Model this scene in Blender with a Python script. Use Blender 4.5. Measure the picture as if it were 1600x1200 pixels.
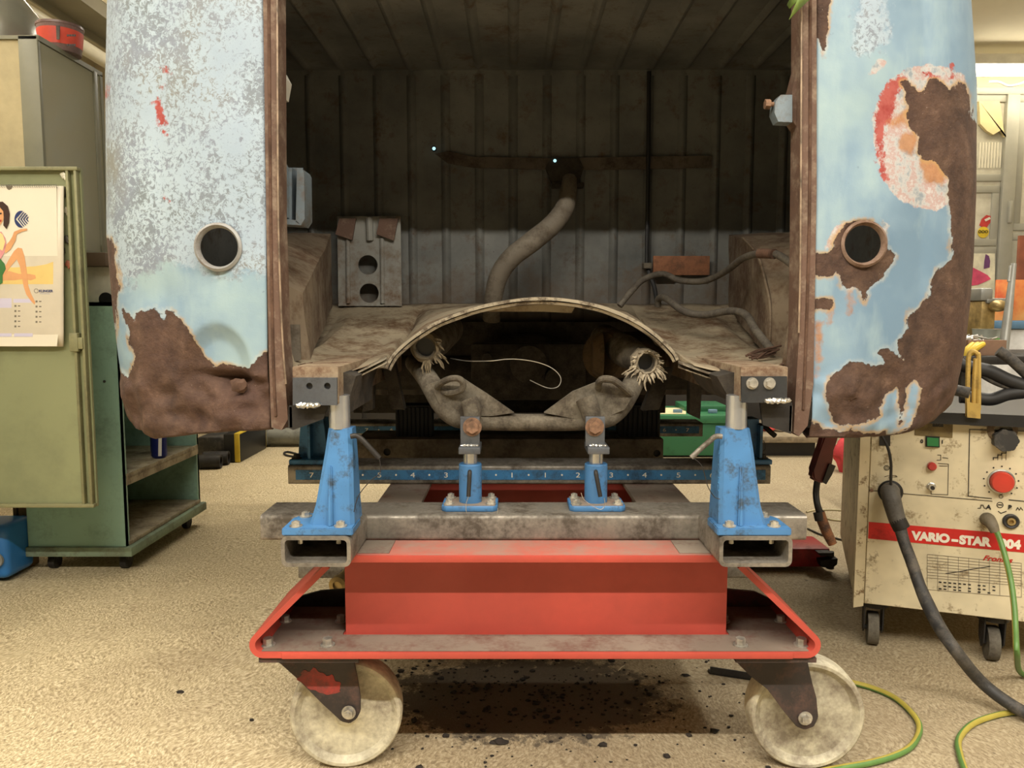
import bpy, bmesh, math, random
import numpy as np
from mathutils import Vector, Matrix, noise

# ---------------------------------------------------------------- camera, world, lights
for o in list(bpy.data.objects):
    bpy.data.objects.remove(o)
SC = bpy.context.scene
COL = SC.collection
H = 0.81
F = 1200.0
PITCH = math.radians(5.2)
CP, SP = math.cos(PITCH), math.sin(PITCH)

cam = bpy.data.cameras.new('camera')
cam.sensor_width = 36.0
cam.lens = 27.0
cam.clip_start = 0.02
cam.clip_end = 60
camo = bpy.data.objects.new('camera', cam)
camo.location = (0, 0, H)
camo.rotation_euler = (math.radians(90) - PITCH, 0, 0)
COL.objects.link(camo)
SC.camera = camo

w = bpy.data.worlds.new('world')
SC.world = w
w.use_nodes = True
w.node_tree.nodes['Background'].inputs[0].default_value = (1.0, 0.93, 0.82, 1)
w.node_tree.nodes['Background'].inputs[1].default_value = 0.3

SC.view_settings.view_transform = 'Standard'
SC.view_settings.look = 'None'
SC.view_settings.gamma = 1.0
SC.view_settings.use_curve_mapping = False
SC.view_settings.exposure = 0.32
SC.cycles.max_bounces = 6
SC.cycles.use_denoising = True

CEIL = 2.62
WARM = (1.0, 0.93, 0.81)
def area(name, loc, sx, sy, power, rot=(0, 0, 0), col=WARM):
    l = bpy.data.lights.new(name, 'AREA')
    l.shape = 'RECTANGLE'
    l.size, l.size_y = sx, sy
    l.energy = power
    l.color = col
    o = bpy.data.objects.new(name, l)
    o.location = loc
    o.rotation_euler = rot
    COL.objects.link(o)
    return o
# fluorescent rows under the ceiling
area('ceiling_tube_light', (0.1, -0.62, CEIL - 0.16), 5.0, 0.06, 175)
area('ceiling_tube_light', (0.1, 0.42, CEIL - 0.16), 3.0, 0.06, 26)
area('ceiling_tube_light', (-2.05, 2.6, CEIL - 0.16), 0.07, 4.4, 70)
area('ceiling_tube_light', (2.15, 2.9, CEIL - 0.16), 0.07, 3.0, 60)
area('ceiling_tube_light', (0.0, 4.3, CEIL - 0.16), 3.0, 0.07, 45)

# ---------------------------------------------------------------- pixel to place
def ray(px, py):
    a, b = (px - 800) / F, (600 - py) / F
    return Vector((a, CP + b * SP, -SP + b * CP))
def P(px, py, Y):
    d = ray(px, py)
    return Vector((0, 0, H)) + d * (Y / d.y)
def PZ(px, py, z):
    d = ray(px, py)
    return Vector((0, 0, H)) + d * ((z - H) / d.z)
def PX(py, X, Y):
    """z of a point at ground position X, Y seen at image row py"""
    b = (600 - py) / F
    return H + Y * (-SP + b * CP) / (CP + b * SP)
def proj(v):
    x, y, z = v[0], v[1], v[2] - H
    d = y * CP - z * SP
    u = y * SP + z * CP
    return 800 + F * x / d, 600 - F * u / d, d
def zy(py, Y):
    return P(800, py, Y).z
def xx(px, Y, z):
    d = Y * CP - (z - H) * SP
    return (px - 800) / F * d

# ---------------------------------------------------------------- mesh builder
class MB:
    def __init__(s):
        s.bm = bmesh.new()
        s.smooth = []
    def box(s, c, d, rot=None, bevel=0.0, seg=2):
        M = Matrix.Translation(Vector(c)) @ (rot.to_4x4() if rot is not None else Matrix.Identity(4)) @ Matrix.Diagonal((d[0], d[1], d[2], 1))
        r = bmesh.ops.create_cube(s.bm, size=1, matrix=M)
        if bevel > 0:
            es = list({e for v in r['verts'] for e in v.link_edges})
            bmesh.ops.bevel(s.bm, geom=es, offset=bevel, segments=seg, profile=0.5, affect='EDGES')
        return s
    def bx(s, x0, x1, y0, y1, z0, z1, bevel=0.0, seg=2):
        return s.box(((x0+x1)/2, (y0+y1)/2, (z0+z1)/2), (abs(x1-x0), abs(y1-y0), abs(z1-z0)), None, bevel, seg)
    def cyl(s, a, b, r, r2=None, n=20, cap=True):
        a, b = Vector(a), Vector(b)
        d = b - a
        M = Matrix.Translation((a + b) / 2) @ d.to_track_quat('Z', 'Y').to_matrix().to_4x4()
        bmesh.ops.create_cone(s.bm, cap_ends=cap, segments=n, radius1=r, radius2=r if r2 is None else r2, depth=d.length, matrix=M)
        return s
    def sph(s, c, r, sc=(1, 1, 1), n=16, rot=None):
        M = Matrix.Translation(Vector(c)) @ (rot.to_4x4() if rot is not None else Matrix.Identity(4)) @ Matrix.Diagonal((r*sc[0], r*sc[1], r*sc[2], 1))
        bmesh.ops.create_uvsphere(s.bm, u_segments=n, v_segments=max(6, n*2//3), radius=1, matrix=M)
        return s
    def ico(s, c, r, sc=(1, 1, 1), seed=0, rough=0.3, sub=2, rot=None):
        M = Matrix.Translation(Vector(c)) @ (rot.to_4x4() if rot is not None else Matrix.Identity(4)) @ Matrix.Diagonal((r*sc[0], r*sc[1], r*sc[2], 1))
        g = bmesh.ops.create_icosphere(s.bm, subdivisions=sub, radius=1)
        for v in g['verts']:
            k = 1 + rough * noise.noise(v.co * 1.7 + Vector((seed * 7.3, seed * 1.9, 0)))
            v.co = M @ (v.co * k)
        return s
    def tube(s, pts, r, n=12, smooth=True, cap=True, sub=6):
        pts = [Vector(p) for p in pts]
        rs = r if isinstance(r, (list, tuple)) else [r] * len(pts)
        if smooth and len(pts) > 2:
            q, qr = [], []
            for i in range(len(pts) - 1):
                p0, p1, p2, p3 = pts[max(i-1, 0)], pts[i], pts[i+1], pts[min(i+2, len(pts)-1)]
                for k in range(sub):
                    t = k / sub
                    q.append(0.5 * ((2*p1) + (p2-p0)*t + (2*p0-5*p1+4*p2-p3)*t*t + (3*p1-p0-3*p2+p3)*t**3))
                    qr.append(rs[i] + (rs[i+1] - rs[i]) * t)
            q.append(pts[-1]); qr.append(rs[-1])
            pts, rs = q, qr
        up = None
        rings = []
        for i, p in enumerate(pts):
            t = (pts[min(i+1, len(pts)-1)] - pts[max(i-1, 0)])
            if t.length < 1e-9: t = Vector((0, 0, 1))
            t.normalize()
            if up is None:
                up = t.orthogonal()
            up = (up - t * up.dot(t))
            if up.length < 1e-6: up = t.orthogonal()
            up.normalize()
            sd = t.cross(up)
            rings.append([s.bm.verts.new(p + (up * math.cos(2*math.pi*k/n) + sd * math.sin(2*math.pi*k/n)) * rs[i]) for k in range(n)])
        for a, b in zip(rings, rings[1:]):
            for k in range(n):
                s.bm.faces.new((a[k], a[(k+1) % n], b[(k+1) % n], b[k]))
        if cap:
            s.bm.faces.new(list(reversed(rings[0]))); s.bm.faces.new(rings[-1])
        return s
    def lathe(s, c, axis, prof, n=40, rot0=0):
        """prof: list of (radius, distance along the axis)"""
        c, ax = Vector(c), Vector(axis).normalized()
        u = ax.orthogonal().normalized(); v = ax.cross(u)
        rings = []
        for r, h in prof:
            if r < 1e-6:
                rings.append([s.bm.verts.new(c + ax*h)])
            else:
                rings.append([s.bm.verts.new(c + ax*h + (u*math.cos(rot0 + 2*math.pi*k/n) + v*math.sin(rot0 + 2*math.pi*k/n))*r) for k in range(n)])
        for a, b in zip(rings, rings[1:]):
            for k in range(n):
                f = [a[k % len(a)], a[(k+1) % len(a)], b[(k+1) % len(b)], b[k % len(b)]]
                g = []
                for q in f:
                    if q not in g: g.append(q)
                if len(g) > 2:
                    try: s.bm.faces.new(g)
                    except ValueError: pass
        return s
    def prism(s, poly, off):
        """poly: 3D points of one flat outline, swept by off"""
        off = Vector(off)
        a = [s.bm.verts.new(Vector(p)) for p in poly]
        b = [s.bm.verts.new(Vector(p) + off) for p in poly]
        n = len(a)
        s.bm.faces.new(a); s.bm.faces.new(list(reversed(b)))
        for i in range(n):
            s.bm.faces.new((a[i], b[i], b[(i+1) % n], a[(i+1) % n]))
        return s
    def quad(s, *pts):
        s.bm.faces.new([s.bm.verts.new(Vector(p)) for p in pts])
        return s
    def strip(s, rows):
        vs = [[s.bm.verts.new(Vector(p)) for p in r] for r in rows]
        for a, b in zip(vs, vs[1:]):
            for i in range(len(a) - 1):
                s.bm.faces.new((a[i], a[i+1], b[i+1], b[i]))
        return s
    def hextube(s, x0, x1, y0, y1, z0, z1, axis='y', t=0.005, rr=0.008):
        """rectangular hollow section, open at both ends, running along axis"""
        if axis == 'y':
            A, B, lo, hi = (x0, x1), (z0, z1), y0, y1
            f = lambda a, b, l: Vector((a, l, b))
        elif axis == 'x':
            A, B, lo, hi = (y0, y1), (z0, z1), x0, x1
            f = lambda a, b, l: Vector((l, a, b))
        def ring(ins, r):
            out = []
            for cx, cy, a0 in ((A[1]-ins-r, B[1]-ins-r, 0), (A[0]+ins+r, B[1]-ins-r, 90), (A[0]+ins+r, B[0]+ins+r, 180), (A[1]-ins-r, B[0]+ins+r, 270)):
                for k in range(5):
                    a = math.radians(a0 + k * 22.5)
                    out.append((cx + r*math.cos(a), cy + r*math.sin(a)))
            return out
        o, i = ring(0, rr), ring(t, max(rr - t*0.7, 0.002))
        n = len(o)
        V = [[s.bm.verts.new(f(a, b, l)) for a, b in R] for R, l in ((o, lo), (o, hi), (i, hi), (i, lo))]
        for a, b in ((0, 1), (1, 2), (2, 3), (3, 0)):
            for k in range(n):
                s.bm.faces.new((V[a][k], V[a][(k+1) % n], V[b][(k+1) % n], V[b][k]))
        return s
    def hexbolt(s, c, axis, r=0.008, h=0.007, washer=True, stud=0.0):
        c, ax = Vector(c), Vector(axis).normalized()
        if washer:
            s.cyl(c, c + ax*0.0018, r*1.45, n=20)
        s.cyl(c + ax*0.0016, c + ax*(0.0016 + h), r, n=6)
        if stud:
            s.cyl(c + ax*h, c + ax*(h + stud), r*0.5, n=12)
        return s

def setup_smooth(me, angle):
    for p in me.polygons:
        p.use_smooth = True
    bm = bmesh.new(); bm.from_mesh(me)
    for e in bm.edges:
        if len(e.link_faces) == 2:
            e.smooth = e.calc_face_angle(3.14) < angle
    bm.to_mesh(me); bm.free()

def build(name, mb, mat, parent=None, base=None, smooth=35, label=None):
    bm = mb.bm if isinstance(mb, MB) else mb
    bmesh.ops.recalc_face_normals(bm, faces=bm.faces)
    me = bpy.data.meshes.new(name)
    bm.to_mesh(me); bm.free()
    if smooth: setup_smooth(me, math.radians(smooth))
    o = bpy.data.objects.new(name, me)
    if isinstance(mat, (list, tuple)):
        for m in mat: me.materials.append(m)
    else:
        me.materials.append(mat)
    COL.objects.link(o)
    if parent is not None:
        # the chain's world offset, all empties are unrotated
        off = Vector((0, 0, 0)); p = parent
        while p is not None:
            off += p.location; p = p.parent
        me.transform(Matrix.Translation(-off))
        o.parent = parent
    elif base is not None:
        me.transform(Matrix.Translation(-Vector(base)))
        o.location = base
    if label: o['label'] = label
    return o

def thing(name, label, cat, loc, group=None):
    o = bpy.data.objects.new(name, None)
    o.empty_display_size = 0.05
    COL.objects.link(o)
    o.location = loc
    o['label'] = label; o['category'] = cat
    if group: o['group'] = group
    return o
def single(name, mb, mat, label, cat, base, group=None, smooth=35, kind=None):
    o = build(name, mb, mat, None, base, smooth)
    o['label'] = label; o['category'] = cat
    if group: o['group'] = group
    if kind: o['kind'] = kind
    return o
def structure(name, mb, mat, smooth=35, parent=None):
    o = build(name, mb, mat, parent, None, smooth)
    if parent is None: o['kind'] = 'structure'
    return o

def text(name, body, size, loc, mat, parent, rot=(math.pi/2, 0, 0), depth=0.0005, align='LEFT', bold=0.0, sx=1.0, shear=0.0):
    """lettering turned into a thin raised mesh"""
    c = bpy.data.curves.new('tmp_lettering', 'FONT')
    c.body = body; c.size = size; c.extrude = depth; c.offset = bold; c.align_x = align; c.shear = shear
    t = bpy.data.objects.new('tmp_lettering', c)
    COL.objects.link(t)
    dg = bpy.context.evaluated_depsgraph_get()
    dg.update()
    me = bpy.data.meshes.new_from_object(t.evaluated_get(dg))
    bpy.data.objects.remove(t); bpy.data.curves.remove(c)
    R = rot if isinstance(rot, Matrix) else Matrix.Rotation(rot[2], 4, 'Z') @ Matrix.Rotation(rot[1], 4, 'Y') @ Matrix.Rotation(rot[0], 4, 'X')
    me.transform(Matrix.Translation(Vector(loc)) @ R @ Matrix.Diagonal((sx, 1, 1, 1)))
    me.name = name
    me.materials.clear(); me.materials.append(mat)
    o = bpy.data.objects.new(name, me)
    COL.objects.link(o)
    off = Vector((0, 0, 0)); p = parent
    while p is not None:
        off += p.location; p = p.parent
    me.transform(Matrix.Translation(-off))
    o.parent = parent
    return o

# ---------------------------------------------------------------- materials
def s2l(c):
    return tuple((v/255/12.92 if v/255 <= 0.04045 else ((v/255+0.055)/1.055)**2.4) for v in c) + (1.0,)
class NT:
    def __init__(s, name, rough=0.5, metal=0.0, spec=0.5):
        s.m = bpy.data.materials.new(name); s.m.use_nodes = True
        s.t = s.m.node_tree; s.b = s.t.nodes['Principled BSDF']
        s.b.inputs['Roughness'].default_value = rough
        s.b.inputs['Metallic'].default_value = metal
        s.b.inputs['Specular IOR Level'].default_value = spec
        s.co = None
    def coord(s):
        if s.co is None:
            g = s.t.nodes.new('ShaderNodeNewGeometry')
            s.co = g.outputs['Position']
        return s.co
    def stretched(s, sc):
        m = s.t.nodes.new('ShaderNodeMapping'); m.inputs['Scale'].default_value = sc
        s.t.links.new(s.coord(), m.inputs['Vector'])
        return m.outputs[0]
    def noise(s, scale, detail=4, rough=0.6, vec=None, dist=0.0):
        n = s.t.nodes.new('ShaderNodeTexNoise')
        n.inputs['Scale'].default_value = scale; n.inputs['Detail'].default_value = detail
        n.inputs['Roughness'].default_value = rough; n.inputs['Distortion'].default_value = dist
        s.t.links.new(vec if vec is not None else s.coord(), n.inputs['Vector'])
        return n.outputs['Fac']
    def ramp(s, fac, stops, interp='LINEAR'):
        r = s.t.nodes.new('ShaderNodeValToRGB'); r.color_ramp.interpolation = interp
        e = r.color_ramp.elements
        while len(e) < len(stops): e.new(0.5)
        for q, (p, c) in zip(e, stops):
            q.position = p; q.color = c if len(c) == 4 else s2l(c)
        s.t.links.new(fac, r.inputs[0])
        return r.outputs[0]
    def step(s, fac, at, soft=0.01):
        r = s.t.nodes.new('ShaderNodeMapRange')
        r.inputs['From Min'].default_value = at - soft; r.inputs['From Max'].default_value = at + soft
        s.t.links.new(fac, r.inputs['Value'])
        return r.outputs[0]
    def math(s, op, a, b=None, c=None):
        n = s.t.nodes.new('ShaderNodeMath'); n.operation = op
        for i, q in enumerate((a, b, c)):
            if q is None: continue
            if isinstance(q, (int, float)): n.inputs[i].default_value = q
            else: s.t.links.new(q, n.inputs[i])
        return n.outputs[0]
    def mix(s, f, a, b):
        n = s.t.nodes.new('ShaderNodeMix'); n.data_type = 'RGBA'
        for i, q in ((0, f), (6, a), (7, b)):
            if isinstance(q, (int, float)): n.inputs[i].default_value = q
            elif isinstance(q, tuple): n.inputs[i].default_value = q if len(q) == 4 else s2l(q)
            else: s.t.links.new(q, n.inputs[i])
        return n.outputs[2]
    def attr(s, name):
        a = s.t.nodes.new('ShaderNodeAttribute'); a.attribute_name = name
        return a.outputs['Fac']
    def sepz(s):
        n = s.t.nodes.new('ShaderNodeSeparateXYZ'); s.t.links.new(s.coord(), n.inputs[0])
        return n.outputs
    def col(s, c):
        if isinstance(c, tuple): s.b.inputs['Base Color'].default_value = c if len(c) == 4 else s2l(c)
        else: s.t.links.new(c, s.b.inputs['Base Color'])
        return s
    def rough(s, r):
        s.t.links.new(r, s.b.inputs['Roughness']); return s
    def metal(s, r):
        s.t.links.new(r, s.b.inputs['Metallic']); return s
    def bump(s, h, strength=0.3, dist=0.002):
        n = s.t.nodes.new('ShaderNodeBump'); n.inputs['Strength'].default_value = strength; n.inputs['Distance'].default_value = dist
        s.t.links.new(h, n.inputs['Height']); s.t.links.new(n.outputs[0], s.b.inputs['Normal']); return s

def plain(name, c, rough=0.5, metal=0.0, var=0.12, scale=12, spec=0.5, bump=0.0):
    m = NT(name, rough, metal, spec)
    n = m.noise(scale, 5)
    d = tuple(max(0, v*(1-var)) for v in c); l = tuple(min(255, v*(1+var*0.6)) for v in c)
    m.col(m.ramp(n, [(0.3, d), (0.7, l)]))
    if bump: m.bump(m.noise(scale*8, 4), bump, 0.001)
    return m.m
def grimy(name, c, dirt, amount=0.45, rough=0.5, metal=0.0, scale=18, bump=0.15, spec=0.4, soft=0.12):
    """paint or metal with blotchy dirt and fine scratches"""
    m = NT(name, rough, metal, spec)
    a = m.noise(scale, 8, 0.68)
    f = m.noise(scale*9, 3, 0.6)
    fac = m.step(m.math('ADD', a, m.math('MULTIPLY', m.math('SUBTRACT', f, 0.5), 0.25)), 1-amount*0.5-0.22, soft)
    base = m.ramp(m.noise(scale*0.4, 3), [(0.3, tuple(v*0.9 for v in c)), (0.7, tuple(min(255, v*1.06) for v in c))])
    m.col(m.mix(fac, base, dirt))
    if metal > 0:
        m.metal(m.math('MULTIPLY', m.math('SUBTRACT', 1.0, m.math('MULTIPLY', fac, 0.8)), metal))
    m.rough(m.math('ADD', m.math('MULTIPLY', fac, 0.3), rough))
    if bump: m.bump(f, bump, 0.001)
    return m.m
def emit(name, c, strength):
    m = bpy.data.materials.new(name); m.use_nodes = True
    b = m.node_tree.nodes['Principled BSDF']
    b.inputs['Base Color'].default_value = (0.8, 0.8, 0.8, 1)
    b.inputs['Emission Color'].default_value = s2l(c)
    b.inputs['Emission Strength'].default_value = strength
    return m

M = {}
M['steel'] = grimy('dirty_bare_steel', (150, 144, 134), (76, 69, 60), 0.55, 0.42, 0.55, 14)
M['steel_bright'] = grimy('bright_steel', (196, 194, 188), (120, 112, 100), 0.3, 0.3, 0.9, 30, 0.05)
M['chrome'] = plain('polished_steel_rod', (196, 200, 206), 0.26, 0.8, 0.05, 40)
M['bracket'] = grimy('blued_steel_plate', (94, 98, 104), (56, 55, 56), 0.45, 0.4, 0.5, 16, 0.05)
M['dark_steel'] = grimy('dark_steel', (58, 56, 54), (34, 30, 27), 0.5, 0.5, 0.5, 20)
M['blue'] = grimy('blue_jig_paint', (70, 118, 166), (56, 70, 84), 0.34, 0.42, 0.0, 26, 0.08, soft=0.08)
M['blue_dull'] = grimy('grimy_blue_jig_paint', (58, 116, 164), (44, 66, 84), 0.4, 0.5, 0.0, 30, 0.1)
M['red'] = grimy('red_cart_paint', (182, 74, 62), (148, 64, 54), 0.3, 0.38, 0.0, 6, 0.02, soft=0.3)
M['red_dusty'] = grimy('dust_covered_red_paint', (180, 86, 72), (146, 118, 106), 0.62, 0.6, 0.0, 12, 0.1, soft=0.2)
M['dust_plate'] = grimy('dusty_grey_plate', (128, 116, 104), (104, 70, 60), 0.35, 0.7, 0.0, 14)
M['nylon'] = grimy('cream_nylon_wheel', (214, 208, 182), (128, 118, 102), 0.56, 0.45, 0.0, 12, 0.05, soft=0.16)
M['caster'] = grimy('grimy_caster_steel', (62, 56, 54), (92, 70, 62), 0.4, 0.6, 0.3, 26)
M['zinc'] = plain('zinc_bolt', (186, 182, 172), 0.35, 0.6, 0.25, 60)
M['rustbolt'] = plain('rusty_bolt', (120, 92, 72), 0.8, 0.2, 0.35, 90, bump=0.5)
M['rust'] = grimy('brown_rust', (92, 68, 54), (64, 46, 36), 0.5, 0.85, 0.0, 30, 0.6)
M['rust_edge'] = grimy('rusted_frame_edge', (96, 74, 62), (138, 122, 106), 0.36, 0.8, 0.0, 22, 0.5)
M['black_rubber'] = plain('black_rubber', (34, 33, 33), 0.6, 0, 0.3, 30)
M['hose_dark'] = grimy('dusty_black_hose', (52, 51, 50), (98, 92, 84), 0.4, 0.55, 0, 25, 0.1)
M['under'] = grimy('underbody_grime', (104, 97, 84), (64, 57, 48), 0.55, 0.85, 0.0, 30, 0.5)
M['under_dark'] = grimy('dark_underbody', (66, 60, 52), (40, 36, 32), 0.5, 0.9, 0.0, 24, 0.5)
M['black'] = plain('black_plastic', (26, 26, 27), 0.45, 0, 0.2, 40)
M['cream_paint'] = grimy('cream_machine_paint', (214, 202, 170), (150, 134, 104), 0.34, 0.5, 0, 22, 0.05, soft=0.05)
M['white_ink'] = plain('white_ink', (232, 226, 210), 0.6, 0, 0.04)
M['black_ink'] = plain('black_ink', (30, 28, 26), 0.6, 0, 0.04)
M['grey_ink'] = plain('grey_ink', (120, 112, 98), 0.6, 0, 0.1)
M['red_ink'] = grimy('red_stripe_ink', (198, 38, 32), (150, 40, 34), 0.25, 0.5, 0, 20, 0)
M['white_plastic'] = plain('white_plastic', (225, 222, 214), 0.4, 0, 0.05)
M['light_metal'] = plain('grey_aluminium', (150, 150, 144), 0.4, 0.3, 0.08)
M['brass'] = plain('brass', (170, 146, 96), 0.45, 0.6, 0.2, 40)
# ---------------------------------------------------------------- room
def floor_mat():
    m = NT('swept_concrete', 0.75, 0, 0.25)
    sw = m.noise(3.0, 2, 0.5)
    v = m.t.nodes.new('ShaderNodeVectorMath'); v.operation = 'MULTIPLY_ADD'
    comb = m.t.nodes.new('ShaderNodeCombineXYZ')
    m.t.links.new(sw, comb.inputs[0]); m.t.links.new(m.noise(2.3, 2, 0.5), comb.inputs[1])
    m.t.links.new(comb.outputs[0], v.inputs[0]); v.inputs[1].default_value = (0.25, 0.25, 0); m.t.links.new(m.coord(), v.inputs[2])
    mp = m.t.nodes.new('ShaderNodeMapping'); mp.inputs['Scale'].default_value = (1, 0.55, 1); mp.inputs['Rotation'].default_value = (0, 0, 0.6)
    m.t.links.new(v.outputs[0], mp.inputs['Vector'])
    fine = m.noise(190, 5, 0.68, mp.outputs[0], 0.6)
    fine2 = m.noise(230, 3, 0.6)
    base = m.ramp(fine, [(0.36, (142, 125, 96)), (0.5, (190, 173, 137)), (0.62, (226, 211, 178))])
    base = m.mix(m.math('MULTIPLY', m.step(fine2, 0.64, 0.05), 0.35), base, (230, 212, 172))
    blot = m.step(m.noise(2.1, 5, 0.65), 0.60, 0.10)
    base = m.mix(m.math('MULTIPLY', blot, 0.35), base, (128, 106, 80))
    # dropped dirt under the cart, with the cart's shadow painted into it
    s = m.sepz()
    dx = m.math('DIVIDE', m.math('SUBTRACT', s[0], 0.03), 0.25)
    dy = m.math('DIVIDE', m.math('SUBTRACT', s[1], 1.57), 0.15)
    d2 = m.math('ADD', m.math('MULTIPLY', dx, dx), m.math('MULTIPLY', dy, dy))
    near = m.math('SUBTRACT', 1.0, m.math('MULTIPLY', d2, 0.5))
    k = m.step(m.math('ADD', near, m.math('MULTIPLY', m.math('SUBTRACT', m.noise(26, 6, 0.75), 0.5), 2.2)), 0.30, 0.10)
    base = m.mix(m.math('MULTIPLY', k, 0.92), base, (30, 27, 23))
    spk = m.step(m.noise(44, 2, 0.5), 0.735, 0.01)
    base = m.mix(m.math('MULTIPLY', spk, 0.7), base, (60, 48, 38))
    # greyer concrete on the right and under the cart
    g = m.step(m.math('ADD', m.math('MULTIPLY', s[0], 0.8), m.math('MULTIPLY', m.noise(1.2, 3), 0.8)), 0.12, 0.42)
    base = m.mix(m.math('MULTIPLY', g, 0.5), base, (122, 110, 93))
    m.col(base)
    m.bump(m.math('ADD', fine, fine2), 0.35, 0.0025)
    return m.m
X0, X1, Y0, Y1 = -3.0, 4.4, -2.6, 5.7
structure('floor', MB().quad((X0, Y0, 0), (X1, Y0, 0), (X1, Y1, 0), (X0, Y1, 0)), floor_mat(), 0)
wm = plain('cream_plaster', (206, 196, 170), 0.85, 0, 0.06, 2)
structure('ceiling', MB().quad((X0, Y0, CEIL), (X0, Y1, CEIL), (X1, Y1, CEIL), (X1, Y0, CEIL)), plain('white_ceiling', (226, 218, 196), 0.9, 0, 0.05, 1.5), 0)
structure('wall_left', MB().quad((X0, Y0, 0), (X0, Y1, 0), (X0, Y1, CEIL), (X0, Y0, CEIL)), wm, 0)
structure('wall_right', MB().quad((X1, Y0, 0), (X1, Y0, CEIL), (X1, Y1, CEIL), (X1, Y1, 0)), wm, 0)
structure('wall_near', MB().quad((X0, Y0, 0), (X0, Y0, CEIL), (X1, Y0, CEIL), (X1, Y0, 0)), plain('grey_plaster', (86, 82, 74), 0.85, 0, 0.08, 2), 0)
# the far wall, left open where the glazing stands
gx0, gx1, gz0, gz1 = 2.75, 4.35, 0.75, 2.38
b = MB()
for r in ((X0, gx0, 0, CEIL), (gx1, X1, 0, CEIL), (gx0, gx1, 0, gz0), (gx0, gx1, gz1, CEIL)):
    b.quad((r[0], Y1, r[2]), (r[1], Y1, r[2]), (r[1], Y1, r[3]), (r[0], Y1, r[3]))
structure('wall_far', b, wm, 0)

# glazed partition, far right
win = bpy.data.objects.new('window_1', None); COL.objects.link(win); win.location = (3.5, Y1, gz0); win['kind'] = 'structure'
fr = MB()
yy = Y1 - 0.06
def pane_frame(b, x0, x1, z0, z1, w=0.035, y=yy):
    b.bx(x0, x1, y, y + 0.05, z1 - w, z1, 0.003); b.bx(x0, x1, y, y + 0.05, z0, z0 + w, 0.003)
    b.bx(x0, x0 + w, y + 0.002, y + 0.048, z0 + w, z1 - w, 0.003); b.bx(x1 - w, x1, y + 0.002, y + 0.048, z0 + w, z1 - w, 0.003)
def wx(px, py=300): return P(px, py, yy).x
def wz(py): return P(1560, py, yy).z
pane_frame(fr, wx(1440), wx(1584), wz(283), wz(148), 0.05)
pane_frame(fr, wx(1440), wx(1562), wz(384), wz(290), 0.05)
pane_frame(fr, wx(1440), wx(1562), wz(512), wz(386), 0.05)
pane_frame(fr, wx(1586), gx1 + 0.03, wz(360), wz(148), 0.05)
pane_frame(fr, wx(1586), gx1 + 0.03, wz(512), wz(364), 0.05)
fr.bx(wx(1440), gx1, yy - 0.01, yy + 0.06, wz(148), wz(136), 0.004)
fr.bx(wx(1564), wx(1584), yy - 0.02, yy + 0.03, gz0, wz(148), 0.006)
fr.bx(gx0, gx1, yy - 0.03, yy + 0.05, gz0 - 0.03, gz0 + 0.02, 0.006)
fr.bx(wx(1573), wx(1578), yy - 0.045, yy - 0.02, wz(349), wz(315), 0.004)
build('window_frame', fr, plain('grey_window_frame', (176, 174, 162), 0.5, 0.2, 0.06, 5), win)
gm = NT('wired_frosted_glass', 0.35, 0, 0.5)
gm.col(gm.ramp(gm.noise(9, 4), [(0.35, (196, 190, 172)), (0.7, (226, 222, 204))]))
g = MB().bx(gx0, gx1, yy + 0.015, yy + 0.025, gz0, gz1)
build('pane', g, gm.m, win)
wv = MB()
for i in range(11):
    wv.bx(wx(1528 + i*4.6), wx(1530 + i*4.6), yy + 0.008, yy + 0.013, wz(262), wz(222))
build('ribbed_glass', wv, plain('ribbed_glass', (238, 232, 212), 0.3, 0, 0.02), win)

def disc_sticker(name, px, py, r, mat, lab, cat='sticker'):
    c = P(px, py, yy + 0.012)
    return single(name, MB().cyl((0, 0, 0), (0, -0.003, 0), r, n=32) if False else MB().cyl(c, c + Vector((0, -0.004, 0)), r, n=32), mat, lab, cat, c)
st = plain('sticker_red', (196, 62, 60), 0.5); yw = plain('sticker_yellow', (236, 204, 60), 0.5)
t = thing('sticker', 'red and white lip shaped sticker on the window pane', 'sticker', P(1540, 343, yy + 0.012))
b = MB(); pts = [(1530, 352), (1534, 342), (1541, 336), (1549, 338), (1551, 345), (1545, 350), (1541, 356), (1534, 355)]
b.prism([P(x, y, yy + 0.012) for x, y in pts], (0, -0.004, 0)); build('print', b, st, t)
b = MB(); b.prism([P(x, y, yy + 0.006) for x, y in ((1538, 343), (1546, 339), (1548, 342), (1540, 346))], (0, -0.002, 0)); build('white_print', b, M['white_ink'], t)  # white mark printed on the red lips
t = thing('sticker', 'round yellow sticker with three rings on the window pane', 'sticker', P(1535, 365, yy + 0.012))
c = P(1536, 363, yy + 0.01); build('print', MB().cyl(c, c + Vector((0, -0.004, 0)), 0.040, n=32), yw, t)
b = MB()
for k in (-1, 0, 1):
    cc = P(1536 + k*5.2, 362, yy + 0.003)
    b.lathe(cc, (0, -1, 0), [(0.007, 0), (0.007, 0.002), (0.011, 0.002), (0.011, 0)], 16)
build('ring_mark', b, M['black_ink'], t)
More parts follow.
